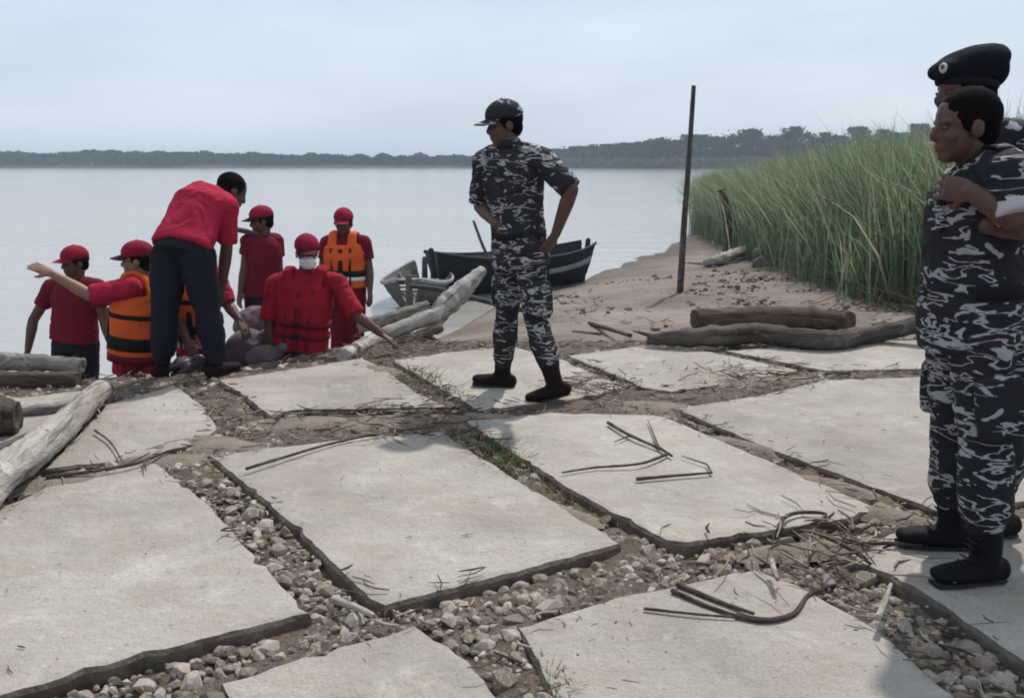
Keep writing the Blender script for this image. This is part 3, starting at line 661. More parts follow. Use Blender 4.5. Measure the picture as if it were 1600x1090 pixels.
# ------------------------------------------------------------------ driftwood, logs, sticks
def log(name, label, pts, rad, mat, cat='log', group=None, bump=.16, seg=20, branches=(), splits=3):
    pts = [Vector(p) for p in pts]; n = len(pts); P2, R2 = [], []
    sub = 12
    for i in range(n-1):                                             # Catmull-Rom
        p0, p1, p2, p3 = pts[max(i-1, 0)], pts[i], pts[i+1], pts[min(i+2, n-1)]
        for k in range(sub):
            t = k/sub; P2.append(.5*((2*p1)+(p2-p0)*t+(2*p0-5*p1+4*p2-p3)*t*t+(3*p1-p0-3*p2+p3)*t**3)); R2.append(rad[i]*(1-t)+rad[i+1]*t)
    P2.append(pts[-1]); R2.append(rad[-1]); base = Vector(pts[0])
    T, fr = frames(P2); t0 = T[0]; V, Fc = [], []; sd = sum(map(ord, label)) % 97
    def ring(c, f, r, jag=0, t=None):
        for k in range(seg):
            a = 2*math.pi*k/seg; d = f[0]*math.cos(a)+f[1]*math.sin(a); q = c+d*r
            w = 1+bump*(noise.noise(q*(1.6/max(r, .02)*.35)+Vector((sd, 0, 0)))*1.3+noise.noise(q*(1.2/max(r, .02))+Vector((0, sd, 0)))*.7+.5*noise.noise(Vector((a*2.2, sd, q.dot(t0)*2.5))))
            V.append(c+d*(r*w)+(t*(jag*random.uniform(-1, 1)) if t is not None else Vector((0, 0, 0)))-base)
    al = [0.0]
    for q in range(1, len(P2)): al.append(al[-1]+(P2[q]-P2[q-1]).length)
    al = [0, 0]+al+[al[-1], al[-1]]; rr_ = [R2[0]*.55, R2[0]*.9]+R2+[R2[-1]*.9, R2[-1]*.55]
    ring(P2[0], fr[0], R2[0]*.55); ring(P2[0]-T[0]*R2[0]*.05, fr[0], R2[0]*.9, R2[0]*.12, T[0])
    for c, f, r in zip(P2, fr, R2): ring(c, f, r)
    ring(P2[-1]+T[-1]*R2[-1]*.05, fr[-1], R2[-1]*.9, R2[-1]*.12, T[-1]); ring(P2[-1], fr[-1], R2[-1]*.55)
    m = len(V)//seg
    for i in range(m-1):
        for k in range(seg): Fc.append((i*seg+k, i*seg+(k+1) % seg, (i+1)*seg+(k+1) % seg, (i+1)*seg+k))
    Fc.append(tuple(range(seg-1, -1, -1))); Fc.append(tuple((m-1)*seg+k for k in range(seg)))
    me = bpy.data.meshes.new(name); me.from_pydata([tuple(v) for v in V], [], Fc); me.update(); me.polygons.foreach_set('use_smooth', [True]*len(me.polygons))
    ga = me.attributes.new('grain', 'FLOAT_VECTOR', 'POINT'); mn = .04/max(R2[len(R2)//2], .006) if R2[len(R2)//2] < .04 else 1
    ga.data.foreach_set('vector', [w for i_ in range(m) for k in range(seg) for w in (al[i_]*mn+sd, rr_[i_]*mn*math.cos(2*math.pi*k/seg), rr_[i_]*mn*math.sin(2*math.pi*k/seg))])
    o = link(name, me, mat, None, base); tag(o, label, cat, group)
    for bpts, brad in branches:
        mb = MB(); mb.add(*loft([Vector(q)-base for q in bpts], brad, seg=8)); bme = mb.mesh('branch'); ga = bme.attributes.new('grain', 'FLOAT_VECTOR', 'POINT'); ga.data.foreach_set('vector', [w for v in mb.v for w in v]); link('branch', bme, mat, o)
    return o
def GZ(px, py, r=0):                                                 # a point lying on the terrain
    z = 0.0
    for _ in range(12):
        p = G(px, py, z+r); z = tz(p.x, p.y) if p.y > np.interp(p.x, PX, PY) else 0.0
    return G(px, py, z+r)
log('log', 'thick pale weathered log lying on the slabs at left edge', [G(-60, 790, .09), G(30, 722, .085), G(95, 668, .08), G(162, 606, .06)], [.088, .08, .072, .058], M['palewood'])
log('log', 'grey rounded log, upper of the two stacked at left edge', [P(-60, 566, 5.62), P(50, 566, 5.62), P(128, 572, 5.6)], [.062, .060, .052], M['greywood'], group=None)
log('log', 'dark brown log, lower of the two stacked at left edge', [P(-60, 592, 5.5), P(40, 593, 5.5), P(122, 592, 5.52)], [.058, .055, .05], M['brownwood'])
log('log', 'thin bleached curved branch behind the thick pale log', [G(20, 641, .03), G(70, 638, .03), G(120, 628, .03), G(158, 614, .03)], [.032, .034, .03, .022], M['palewood'])
log('tree_stump', 'short dark hollow stump at the left edge behind the log', [G(-40, 655, .09), G(-5, 652, .09), G(26, 652, .085)], [.12, .11, .085], M['darkwood'], 'stump', bump=.25)
log('log', 'thin grey stick lying left of the thick pale log', [G(-40, 712, .02), G(20, 690, .02), G(60, 672, .02)], [.018, .02, .014], M['greywood'])
log('log', 'thick brown trunk with sawn end lying below the reeds', [GZ(1085, 500, .10), GZ(1170, 497, .10), GZ(1260, 497, .10), GZ(1328, 503, .10)], [.105, .112, .108, .098], M['brownwood'])
log('log', 'long dark curved log in front of the thick brown trunk', [G(1012, 530, .055), G(1080, 527, .08), G(1180, 522, .075), G(1290, 531, .07), G(1370, 520, .07), P(1450, 503, 6.75), P(1520, 492, 6.75)], [.035, .075, .085, .072, .07, .066, .06], M['darkwood'],
    branches=[([G(1020, 525, .08), G(990, 517, .10)], [.02, .006])])
log('driftwood', 'bleached forked driftwood on the sand beside the pole', [GZ(1100, 412, .08), GZ(1130, 404, .14), GZ(1165, 390, .16)], [.07, .12, .09], M['palewood'], 'driftwood', bump=.3, branches=[([GZ(1110, 412, .05), GZ(1070, 410, .06)], [.05, .02]), ([GZ(1160, 392, .15), GZ(1166, 402, .03)], [.08, .06])])
log('tree_stump', 'pale topped dark stump at the foot of the reeds', [GZ(1192, 416, .02), GZ(1190, 402, .06), P(1184, 394, GZ(1190, 416).y)], [.17, .16, .07], M['greywood'], 'stump', bump=.35)
bs = Vector((P(1139, 375, 21.3).x, 21.3, tz(5.2, 21.3)-.05))
log('dead_branch', 'dark bent dead branch standing up before the reeds', [bs, P(1137, 335, bs.y), P(1131, 312, bs.y), P(1126, 296, bs.y)], [.11, .09, .08, .10], M['darkwood'], 'branch', bump=.25)
pb = GZ(1062, 457)
log('wooden_pole', 'tall thin dark pole planted upright in the sand', [pb - Vector((0, 0, .2)), P(1069, 350, pb.y), P(1077, 240, pb.y), P(1084, 134, pb.y)], [.05, .044, .036, .03], M['darkwood'], 'pole', bump=.05)
# pile between the masked man and the boats
log('log', 'pale log running from slab edge toward the boats', [G(536, 556, .03), P(585, 532, 6.95), P(640, 508, 7.2), P(694, 486, 7.45)], [.055, .06, .062, .06], M['palewood'])
log('driftwood', 'whitish broken trunk sloping up before the dark boat', [P(676, 500, 7.5), P(700, 474, 7.6), P(728, 448, 7.75), P(754, 421, 7.9)], [.07, .10, .085, .04], M['palewood'], 'driftwood', branches=[([P(690, 490, 7.5), P(670, 515, 7.45), P(650, 530, 7.3)], [.07, .06, .03])])
log('log', 'grey log behind the pale log beside the masked man', [P(560, 512, 7.9), P(610, 497, 8.0), P(668, 478, 8.2)], [.06, .062, .055], M['greywood'])
log('driftwood', 'dark rooty driftwood tangle at the end of pale log', [P(600, 548, 7.0), P(640, 530, 7.1), P(690, 512, 7.3)], [.035, .05, .03], M['brownwood'], 'driftwood', bump=.3,
    branches=[([P(640, 530, 7.1), P(655, 545, 7.0), P(662, 552, 6.95)], [.03, .02, .01]), ([P(620, 540, 7.1), P(600, 520, 7.0), P(585, 505, 6.95)], [.03, .022, .012]), ([P(660, 522, 7.2), P(690, 535, 7.15)], [.03, .01])])
log('bamboo_pole', 'thin dark pole leaning from the whitish trunk to the sand', [P(640, 447, 8.0), P(690, 453, 8.05), P(773, 474, 8.4), P(858, 493, 8.8)], [.022, .024, .026, .03], M['darkwood'], 'pole', bump=.03)
log('stick', 'grey stick on the sand right of the walking man', [GZ(922, 505, .02), GZ(985, 524, .02)], [.024, .016], M['brownwood'], 'stick')
log('stick', 'short pale stick on the sand below the grey stick', [GZ(895, 518, .02), GZ(940, 521, .02)], [.016, .012], M['greywood'], 'stick')
def stick(label, pts, r, mat='twig', z=.018, br=()):
    P_ = [G(a, b, z+.012*abs(noise.noise(Vector((a*.1, b*.1, 0))))) for a, b in pts]; n = len(P_); rad = [r*(1-.45*i/(n-1)) for i in range(n)]
    log('stick', label, P_, rad, M[mat], 'stick', bump=.15, seg=8, branches=[([G(a, b, z) for a, b in q], [r*.6, r*.25][:2] if len(q) == 2 else [r*.6, r*.5, r*.25]) for q in br])
stick('upper of two parallel dark sticks on the near slab', [(1058, 912), (1120, 938), (1178, 958)], .010, z=-.016)
stick('lower of two parallel dark sticks on the near slab', [(1050, 922), (1105, 946), (1160, 964)], .009, z=-.016)
stick('long thin straight twig below the two parallel sticks', [(1006, 950), (1080, 958), (1150, 964)], .006, z=-.016)
stick('thick curved dark stick ending at the gravel joint', [(1150, 962), (1200, 968), (1240, 958), (1262, 930), (1285, 920)], .0105, z=-.016)
stick('pale straight stick standing out on gravel near the boots', [(1372, 965), (1382, 940), (1392, 912)], .011, 'straw', z=.03)
stick('looped twig at the front edge of the right slab', [(1216, 828), (1226, 808), (1252, 800), (1290, 803), (1268, 818), (1225, 828)], .009, z=.02)
stick('twig lying across gravel left of the black boots', [(1285, 835), (1330, 858), (1360, 880)], .010, z=.02)
stick('dark twig under the front boot toe', [(1330, 850), (1390, 848), (1440, 852)], .009, z=.02)
stick('forked brown branch in the middle of the shaded slab', [(950, 660), (985, 680), (1030, 700), (1050, 712)], .010, br=[([(985, 680), (960, 690)]), ([(1030, 700), (1012, 655)]), ([(1040, 705), (1020, 690)])])
stick('long pale twig reaching left from the forked branch', [(1045, 708), (1000, 724), (930, 730), (878, 738)], .0075)
stick('straight stick below the forked branch', [(995, 748), (1050, 743), (1112, 738)], .009, br=[([(1112, 738), (1105, 725), (1065, 712)])])
stick('thin dark twig along the joint behind the middle slab', [(430, 654), (460, 642), (560, 640), (640, 638), (720, 637)], .008)
stick('long curved twig lying over the middle slab corner', [(385, 732), (440, 715), (520, 692), (600, 676), (680, 666)], .008)
stick('twig along the joint behind the big left slab', [(72, 745), (150, 735), (215, 722), (265, 704), (290, 700)], .010, br=[([(225, 718), (228, 735)]), ([(235, 715), (222, 728)])])
stick('short thin twig on the slab right of the pale log', [(148, 672), (172, 690), (190, 718)], .006)
stick('broken twig on gravel above the near right slab', [(1205, 875), (1215, 905)], .012, 'straw', z=.03)
stick('pale short stick on gravel at the front joint corner', [(520, 935), (560, 950), (585, 962)], .014, 'straw', z=.0)

# ------------------------------------------------------------------ boats
def boat(label, bow, stern, beam, depth, rise, mats, n_str=4, thw=3, stripe=False):
    """plank-built country boat, thing > plank, rail, thwart, rib"""
    a, b = Vector(bow), Vector(stern); base = (a+b)/2; base.z = min(a.z, b.z); L = (b-a).length; ax = (b-a).normalized(); ax.z = 0; ax.normalize(); sd = Vector((-ax.y, ax.x, 0)); up = Vector((0, 0, 1))
    t = tag(empty('rowing_boat', base), label, 'boat')
    def sec(u):                                                      # u 0..1 along
        w = beam*.5*(max(0, math.sin(math.pi*(.05+.90*u)))**.62); sheer = depth+rise*abs(2*u-1)**2.4; keel = rise*.75*abs(2*u-1)**3.2; return w, sheer, keel
    def pt(u, s, v, off=0):                                          # v 0 keel .. 1 sheer
        w, sh, ke = sec(u); q = v**.55; return ax*((u-.5)*L*(1+.08*(v-.5))) + sd*(s*(w*q+off)) + up*(ke+(sh-ke)*v)
    N = 16
    for s in (-1, 1):
        for k in range(n_str):
            v0, v1 = k/n_str, (k+1)/n_str+.02; mb = MB(); V, Fc = [], []
            for i in range(N+1):
                u = i/N
                for (v, o) in ((v0, .0), (v1, .012), (v1, -.018), (v0, -.028)): V.append(pt(u, s, min(v, 1), o))
            for i in range(N):
                for q in range(4): Fc.append((i*4+q, i*4+(q+1) % 4, i*4+4+(q+1) % 4, i*4+4+q))
            Fc += [(3, 2, 1, 0), (N*4, N*4+1, N*4+2, N*4+3)]
            mb.add(V, Fc); link('plank', mb.mesh('plank', smooth=False), mats[0], t)
        mb = MB(); mb.add(*loft([pt(i/N, s, 1, .015)+up*.012 for i in range(N+1)], [(.035, .022)]*(N+1), side=up, seg=8)); link('rail', mb.mesh('rail'), mats[1], t)
        for u in (.22, .36, .5, .64, .78):
            mb = MB(); mb.add(*loft([pt(u, s, v, -.05) for v in (.05, .3, .6, .95)], [.02]*4, seg=6)); link('rib', mb.mesh('rib'), mats[1], t)
    if stripe:
        for s in (-1, 1):
            mb = MB(); mb.add(*loft([pt(.62+.36*i/8, s, .66, .012) for i in range(9)], [(.075, .012)]*9, side=up, seg=8)); link('painted_strip', mb.mesh('painted_strip'), mats[2], t)
    for i in range(thw):
        u = .25+.5*i/max(1, thw-1); w, sh, ke = sec(u); mb = MB(); mb.add(*box(pt(u, 0, .78), ax*.09, sd*(w*.86), up*.016)); link('thwart', mb.mesh('thwart', smooth=False), mats[1], t)
    mb = MB(); mb.add(*box(pt(.5, 0, .06), ax*(L*.34), sd*(beam*.20), up*.012)); link('floor_board', mb.mesh('floor_board', smooth=False), mats[0], t)
    for u, nm in ((0.0, 'stem_post'), (1.0, 'stern_post')):
        mb = MB(); mb.add(*loft([pt(u, 0, 0), pt(u, 0, .5), pt(u, 0, 1)+up*.05], [.05, .055, .05], seg=8)); link(nm, mb.mesh(nm), mats[0], t)
    return t
wz = WATER_Z-.10
b1, b2 = P(680, 452, 15.6), P(914, 428, 17.6); b1.z = b2.z = wz
boat('dark tarred wooden boat behind the walking man', b1, b2, 1.35, .72, .16, (M['boatdark'], M['boatdark'], M['boatrail']), 4, 3, True)
c1, c2 = P(640, 470, 13.6), P(664, 445, 16.2); c1.z = c2.z = wz
boat('small grey plank boat moored left of the dark boat', c1, c2, 1.15, .50, .16, (M['boatgrey'], M['boatrail'], M['boatgrey']), 4, 3)
log('oar', 'thin oar handle sticking up from the dark boat', [P(764, 405, 16.6), P(752, 378, 16.4), P(740, 345, 16.2)], [.03, .03, .025], M['greywood'], 'oar', bump=.02)

# ------------------------------------------------------------------ people
def hand(mb, wr, d, nrm, thumb_side, curl=.5, sc=1.0):
    """palm, four unequal bent fingers and a thumb; nrm points out of the palm"""
    d = d.normalized(); nrm = (nrm-d*nrm.dot(d)).normalized(); s = d.cross(nrm)*thumb_side
    mb.add(*loft([wr-d*.01, wr+d*.03*sc, wr+d*.085*sc], [(.027*sc, .020*sc), (.040*sc, .017*sc), (.041*sc, .014*sc)], side=s, seg=12))
    for k, (off, ln) in enumerate(((.033, .070), (.011, .080), (-.011, .074), (-.032, .058))):
        p = wr+d*(.085*sc)+s*(off*sc); dd = d+s*(off*.9); dd.normalize(); pts = [p-d*.015]; ang = curl*(.35+.1*k)
        for seg_ in (.42, .33, .25):
            dd = (dd*math.cos(ang)+nrm*math.sin(ang)).normalized(); p = p+dd*(ln*sc*seg_); pts.append(p); ang = curl*.8
            ax = s; 
        mb.add(*loft(pts, [.0088*sc, .0086*sc, .0080*sc, .0068*sc], seg=8))
    p = wr+d*(.028*sc)+s*(.034*sc); t1 = (d*.75+s*.65+nrm*.25*(1+curl)).normalized(); t2 = (d*.95+s*.15+nrm*.35*(1+curl)).normalized()
    mb.add(*loft([p-s*.012, p+t1*.035*sc, p+t1*.035*sc+t2*.032*sc], [.013*sc, .0115*sc, .0085*sc], seg=8))
def head(mb, c, f, u, s, k=1.0):
    ax = (f, s, u); A = lambda df, ds, du: c+f*(df*k)+s*(ds*k)+u*(du*k)
    mb.add(*ellip(A(-.012, 0, .032), .100*k, .077*k, .088*k, ax)); mb.add(*ellip(A(.022, 0, -.035), .068*k, .062*k, .078*k, ax))
    mb.add(*ellip(A(.052, 0, -.088), .030*k, .034*k, .024*k, ax)); mb.add(*ellip(A(.066, 0, .022), .022*k, .052*k, .016*k, ax))
    mb.add(*loft([A(.080, 0, .012), A(.098, 0, -.018), A(.098, 0, -.026)], [.010*k, .014*k, .013*k], seg=8))
    for q in (-1, 1):
        mb.add(*ellip(A(-.008, q*.077, -.008), .023*k, .009*k, .031*k, ax)); mb.add(*ellip(A(.055, q*.036, -.025), .028*k, .024*k, .028*k, ax)); mb.add(*ellip(A(.088, q*.011, -.024), .010*k, .009*k, .009*k, ax))
    mb.add(*ellip(A(.080, 0, -.056), .014*k, .026*k, .008*k, ax)); mb.add(*ellip(A(.077, 0, -.069), .014*k, .023*k, .009*k, ax))
def person(label, Y, j, face, cfg):
    J = {k: (v if isinstance(v, Vector) else P(v[0], v[1], Y+(v[2] if len(v) > 2 else 0))) for k, v in j.items()}
    f = Vector(face).normalized(); up = cfg.get('up', Vector((0, 0, 1))); u = (up-f*up.dot(f)).normalized(); s = f.cross(u)*-1   # s = person's left
    k = cfg.get('k', 1.0); vx = cfg.get('voxel', .010); seed = cfg.get('seed', 1)
    base = (J['anL']+J['anR'])/2; base.z = min(J['anL'].z, J['anR'].z)-.09
    N, Cc, Pl = J['neck'], J['chest'], J['pelvis']; hv = (J['hipL']-J['hipR']).normalized(); sv = (J['shL']-J['shR']).normalized()
    tf = ((Cc-Pl).cross(sv)).normalized()*-1; tf = tf if cfg.get('front', f).dot(tf) >= 0 else -tf               # chest's forward
    W, D, B = cfg.get('w', 1.0), cfg.get('d', 1.0), cfg.get('belly', 0.0)
    drop = cfg.get('drop', .12)
    def torso(inf, i0=0, i1=7, infd=None, dz=0):
        infd = inf if infd is None else infd; axd = (Cc-Pl).normalized()
        st = [(Pl-axd*drop, .172, .125, hv), (Pl+axd*.03, .168, .122, hv), (Pl.lerp(Cc, .55), .155, .115, (hv+sv)), (Cc, .172, .122, sv), (Cc.lerp(N, .55), .158, .104, sv), (Cc.lerp(N, .88), .095, .078, sv), (N, .060, .062, sv)][i0:i1]
        pts = [p+tf*(B*(.05, .7, 1, .5, .1, 0, 0)[i0+i]) for i, (p, a, b, c) in enumerate(st)]
        return loft(pts, [(a*W*k+inf, (b*D*k+infd)+B*(.3, .7, 1, .6, .2, 0, 0)[i0+i]) for i, (p, a, b, c) in enumerate(st)], side=[c for p, a, b, c in st], seg=20, round_ends=False, power=2.3)
    def obj_of(name, mb, mat, parent, vox=None, sm=4, wr=None):
        me = remesh(mb, vox or vx, sm, base, name)
        if wr: wrinkle(me, wr[0], wr[1], seed+len(name), wr[2] if len(wr) > 2 else (1, 1, 1))
        return link(name, me, mat, parent)
    # ---- body: one continuous surface
    mb = MB(); head(mb, J['head'], f, u, s, k); mb.add(*loft([N-(N-Cc).normalized()*.03, J['head']-u*.07*k-f*.02], [.062*k, .054*k], seg=14))
    mb.add(*torso(-.012, 0, 7))
    for q in 'LR':
        sh, el, wr, hp, kn, an = (J[n+q] for n in ('sh', 'el', 'wr', 'hip', 'kn', 'an'))
        mb.add(*loft([N.lerp(sh, .3)-Vector((0, 0, .02)), sh, sh.lerp(el, .35), el], [.055*k, .056*k, .048*k, .040*k], seg=14))
        mb.add(*loft([el, el.lerp(wr, .3), wr], [.041*k, .043*k, .028*k], seg=14))
        mb.add(*loft([hp, hp.lerp(kn, .35), kn], [.085*k, .078*k, .052*k], seg=14)); mb.add(*loft([kn, kn.lerp(an, .3), an], [.052*k, .054*k, .036*k], seg=14))
        hd = cfg.get('hand'+q, wr-el); pn = cfg.get('palm'+q, (Pl-wr)); hand(mb, wr, Vector(hd), Vector(pn), cfg.get('thumb'+q, 1), cfg.get('curl'+q, .45), k*1.02)
    body = link('person', remesh(mb, cfg.get('bvox', .0075), 2, base, 'body'), cfg['skin'], None, base); tag(body, label, 'person', cfg.get('group'))
    for q in (-1, 1):
        e = MB(); e.add(*ellip(J['head']+f*.076*k+s*(q*.031*k)+u*.004*k, .010*k, .012*k, .0065*k, (f, s, u), 10, 7)); eo = link('eye', e.mesh('eye', base), M['eyew'], body)
        e = MB(); e.add(*ellip(J['head']+f*.0845*k+s*(q*.031*k)+u*.004*k, .0030*k, .0058*k, .0056*k, (f, s, u), 8, 5)); link('iris', e.mesh('iris', base), M['eyed'], eo)
    # ---- trousers
    mb = MB(); ax0 = (Cc-Pl).normalized(); ez = cfg.get('loose', .016)
    mb.add(*loft([Pl-ax0*.10, Pl-ax0*.02, Pl+ax0*.07], [(.150*W*k+ez*.6, .115*D*k+ez*.6), (.158*W*k+ez*.2, .112*D*k+ez*.2+B*.4), (.140*W*k, .100*D*k+B*.5)], side=hv, seg=20, round_ends=False))
    for q in 'LR':
        hp, kn, an = J['hip'+q], J['kn'+q], J['an'+q]; al = an.lerp(kn, cfg.get('cuffat', .10))
        mb.add(*loft([hp, hp.lerp(kn, .4), kn], [(.092*k*cfg.get('lw', 1)+ez), (.084*k*cfg.get('lw', 1)+ez), .062*k*cfg.get('lw', 1)+ez], seg=18))
        mb.add(*loft([kn, kn.lerp(al, .45), kn.lerp(al, .85), al], [.062*k*cfg.get('lw', 1)+ez, .064*k+ez*1.1, .055*k+ez*cfg.get('blouse', .9), .046*k+ez*cfg.get('blouse', .9)*.6], seg=18))
    tr = obj_of('trousers', mb, cfg['trousers'], body, sm=5, wr=(cfg.get('wamp', .006), 11, (.8, .8, 1.6)))
    if cfg.get('pocket'):
        for q in 'LR':
            hp, kn = J['hip'+q], J['kn'+q]; o_ = s*(1 if q == 'L' else -1); c = hp.lerp(kn, .62)+o_*(.092*k+ez*.6); dn = (kn-hp).normalized()
            pm = MB(); pm.add(*loft([c-dn*.085, c, c+dn*.085], [(.075, .022), (.078, .030), (.072, .026)], side=dn.cross(o_), seg=14, round_ends=True, power=4)); obj_of('cargo_pocket', pm, cfg['trousers'], tr, sm=3, wr=(.003, 14))
    # ---- footwear
    for q in 'LR':
        an, kn = J['an'+q], J['kn'+q]; fd = Vector(cfg.get('toe'+q, (f.x, f.y, 0))).normalized(); sz = an.z-.09; fs = Vector((-fd.y, fd.x, 0)).normalized(); uz = fs.cross(fd)*-1
        uz = uz if uz.z > 0 else -uz
        mb = MB(); h0 = an-uz*.05
        mb.add(*loft([h0-fd*.055, h0+fd*.02, h0+fd*.10, h0+fd*.165], [(.040*k, .045*k), (.044*k, .048*k), (.050*k, .034*k), (.042*k, .026*k)], side=fs, seg=16))
        if cfg.get('boots', True): mb.add(*loft([h0+uz*.0, an+uz*.02, an.lerp(kn, cfg.get('shaft', .30))], [.050*k, .050*k, .058*k], seg=16))
        bo = obj_of('boot', mb, cfg.get('bootmat', M['boot']), body, sm=3, wr=(.002, 20))
        so = MB(); h1 = an-uz*.082; so.add(*loft([h1-fd*.062, h1+fd*.03, h1+fd*.10, h1+fd*.178], [(.040*k, .011), (.042*k, .010), (.050*k, .010), (.040*k, .010)], side=fs, seg=16)); link('sole', so.mesh('sole', base), M['sole'], bo)
        if cfg.get('cuff'):
            la = MB()
            for q_ in range(6):
                e = q_/5; c = (h0+fd*.085+uz*.034).lerp(an+fd*.052*k+uz*.075, e); la.add(*loft([c-fs*.024, c+fd*.003+uz*.003, c+fs*.024], [.0032]*3, seg=6))
            link('laces', la.mesh('laces', base), M['sole'], bo)
    # ---- shirt
    mb = MB(); es = cfg.get('ease', .014); mb.add(*torso(es, cfg.get('hem', 0), 6))
    mb.add(*loft([N-(N-Cc).normalized()*.05, N+(J['head']-N).normalized()*.012], [.082*k, .068*k], seg=16, round_ends=False))
    for q in 'LR':
        sh, el, wr = J['sh'+q], J['el'+q], J['wr'+q]
        mb.add(*loft([N.lerp(sh, .35)-Vector((0, 0, .015)), sh], [.066*k+es*.5, .066*k+es*.6], seg=14)); sl = cfg.get('sleeve'+q, cfg.get('sleeve', .6))
        if sl <= 1: mb.add(*loft([sh, sh.lerp(el, sl*.5), sh.lerp(el, sl)], [.062*k+es*.8, .058*k+es*.8, .053*k+es*1.1], seg=14, round_ends=False))
        else: mb.add(*loft([sh, sh.lerp(el, .5), el, el.lerp(wr, sl-1)], [.062*k+es*.8, .056*k+es*.8, .048*k+es, .038*k+es*.8], seg=14))
    shirt = obj_of('shirt', mb, cfg['shirt'], body, sm=5, wr=(cfg.get('wamp', .009), 12, (1, 1, 1.5)))
    if cfg.get('cuff'):
        q = cfg['cuff']; sh, el = J['sh'+q], J['el'+q]; cm = MB(); cm.add(*loft([sh.lerp(el, .60), sh.lerp(el, .92)], [.070*k, .069*k], seg=18, round_ends=False)); obj_of('rolled_cuff', cm, M['cuff'], shirt, sm=3, wr=(.006, 14))
    if cfg.get('collar'):
        cm = MB(); ringp = []
        for a in range(0, 17):
            t = R(-150+300*a/16); ringp.append(N+(J['head']-N).normalized()*.02+tf*(.070*math.cos(t)*k)+sv*(.072*math.sin(t)*k)+u*(.012 if abs(a-8) < 6 else 0))
        cm.add(*loft(ringp, [(.026, .008)]*17, side=u, seg=8)); link('collar', cm.mesh('collar', base), cfg['shirt'], shirt)
    if cfg.get('pocket'):
        for q in (-1, 1):
            c = Cc.lerp(N, .06)+sv*(q*.082*k)+tf*(.118*D*k+es+B*.55-.017); a_ = (N-Cc).normalized()
            pm = MB(); pm.add(*loft([c-a_*.058, c, c+a_*.058], [(.052, .010), (.054, .015), (.052, .010)], side=sv, seg=14, power=5, round_ends=False)); po = obj_of('chest_pocket', pm, cfg['shirt'], shirt, .006, 2, (.002, 18))
            fl = MB(); fl.add(*loft([c+a_*.030+tf*.010, c+a_*.062+tf*.006], [(.057, .007)]*2, side=sv, seg=14, power=5, round_ends=False)); link('pocket_flap', fl.mesh('pocket_flap', base), cfg['shirt'], po)
        for q, e_ in ((1, J['shL']), (-1, J['shR'])):
            ep = MB(); p0 = N.lerp(e_, .42)+u*.062*k; p1 = e_+u*.072*k; ep.add(*loft([p0, p0.lerp(p1, .5)+u*.006, p1], [(.026, .006), (.028, .006), (.03, .005)], side=tf, seg=10)); link('epaulette', ep.mesh('epaulette', base), cfg['shirt'], shirt)
        pk = MB(); pk.add(*loft([Pl+ax0*.10+tf*(.122*D*k+es+B*.9-.004), Pl.lerp(Cc, .55)+tf*(.117*D*k+es+B*1.7-.004), Cc+tf*(.124*D*k+es+B*1.0-.004), Cc.lerp(N, .55)+tf*(.106*D*k+es+B*.3)], [(.016, .004)]*4, side=sv, seg=8)); link('button_placket', pk.mesh('button_placket', base), cfg['shirt'], shirt)
    if cfg.get('belt'):
        bm_ = MB(); pt0 = Pl+ax0*.07; bm_.add(*loft([pt0-ax0*.022, pt0+ax0*.022], [(.170*W*k+es, .128*D*k+es+B*.75)]*2, side=hv, seg=28, round_ends=False)); link('belt', bm_.mesh('belt', base), M['black'], body)
    # ---- life vest
    if cfg.get('vest'):
        vm = MB(); vm.add(*torso(.030, 1, 5, .048)); 
        for q in (-1, 1):
            a = N.lerp(J['shL' if q > 0 else 'shR'], .52); vm.add(*loft([Cc.lerp(N, .45)+sv*(q*.095)+tf*.125, a+tf*.06+u*.055, a+u*.075, a-tf*.06+u*.05, Cc.lerp(N, .45)+sv*(q*.095)-tf*.125], [(.045, .022)]*5, side=sv, seg=12))
        ve = obj_of('life_vest', vm, cfg['vest'], body, sm=4, wr=(.008, 13))
        def band(t, hgt, mat, nm, inf):
            c = Pl.lerp(Cc, t); b_ = MB(); wd = .162*W*k+.030+inf; dp = .118*D*k+.048+inf
            b_.add(*loft([c-ax0*hgt, c+ax0*hgt], [(wd, dp)]*2, side=(hv+sv), seg=28, round_ends=False, power=2.3)); link(nm, b_.mesh(nm, base), mat, ve)
        for t, hgt, mat, nm in cfg.get('bands', ((.42, .03, M['black'], 'strap'), (.95, .018, M['black'], 'strap'), (.12, .02, M['silver'], 'reflective_strip'))): band(t, hgt, mat, nm, .012)
        for bt_ in cfg.get('bands', ((.42, 0, M['black'], 'strap'),)):
            if bt_[3] != 'strap' or bt_[0] < .05: continue
            c = Pl.lerp(Cc, bt_[0])+tf*(.118*D*k+.048+.016); bk = MB(); bk.add(*box(c, sv*.026, ax0*.020, tf*.008)); link('buckle', bk.mesh('buckle', base, False), M['black'], ve)
        for q in (-1, 1):
            wb = MB(); wb.add(*loft([Pl+ax0*.04+sv*(q*.085)+tf*(.112*D*k+.050), Pl.lerp(Cc, .55)+sv*(q*.085)+tf*(.106*D*k+.055), Cc.lerp(N, .40)+sv*(q*.09)+tf*(.104*D*k+.046)], [(.013, .005)]*3, side=sv, seg=8)); link('webbing', wb.mesh('webbing', base), M['darkred'] if cfg['vest'] != M['orange'] else M['black'], ve)
        zs = MB(); zs.add(*loft([Pl+ax0*.02+tf*(.118*D*k+.062), Pl.lerp(Cc, .55)+tf*(.112*D*k+.066), Cc.lerp(N, .35)+tf*(.112*D*k+.050)], [(.022, .006)]*3, side=sv, seg=8)); link('zip_flap', zs.mesh('zip_flap', base), M['black'] if cfg['vest'] == M['orange'] else M['darkred'], ve)
    # ---- head gear
    hc = J['head']
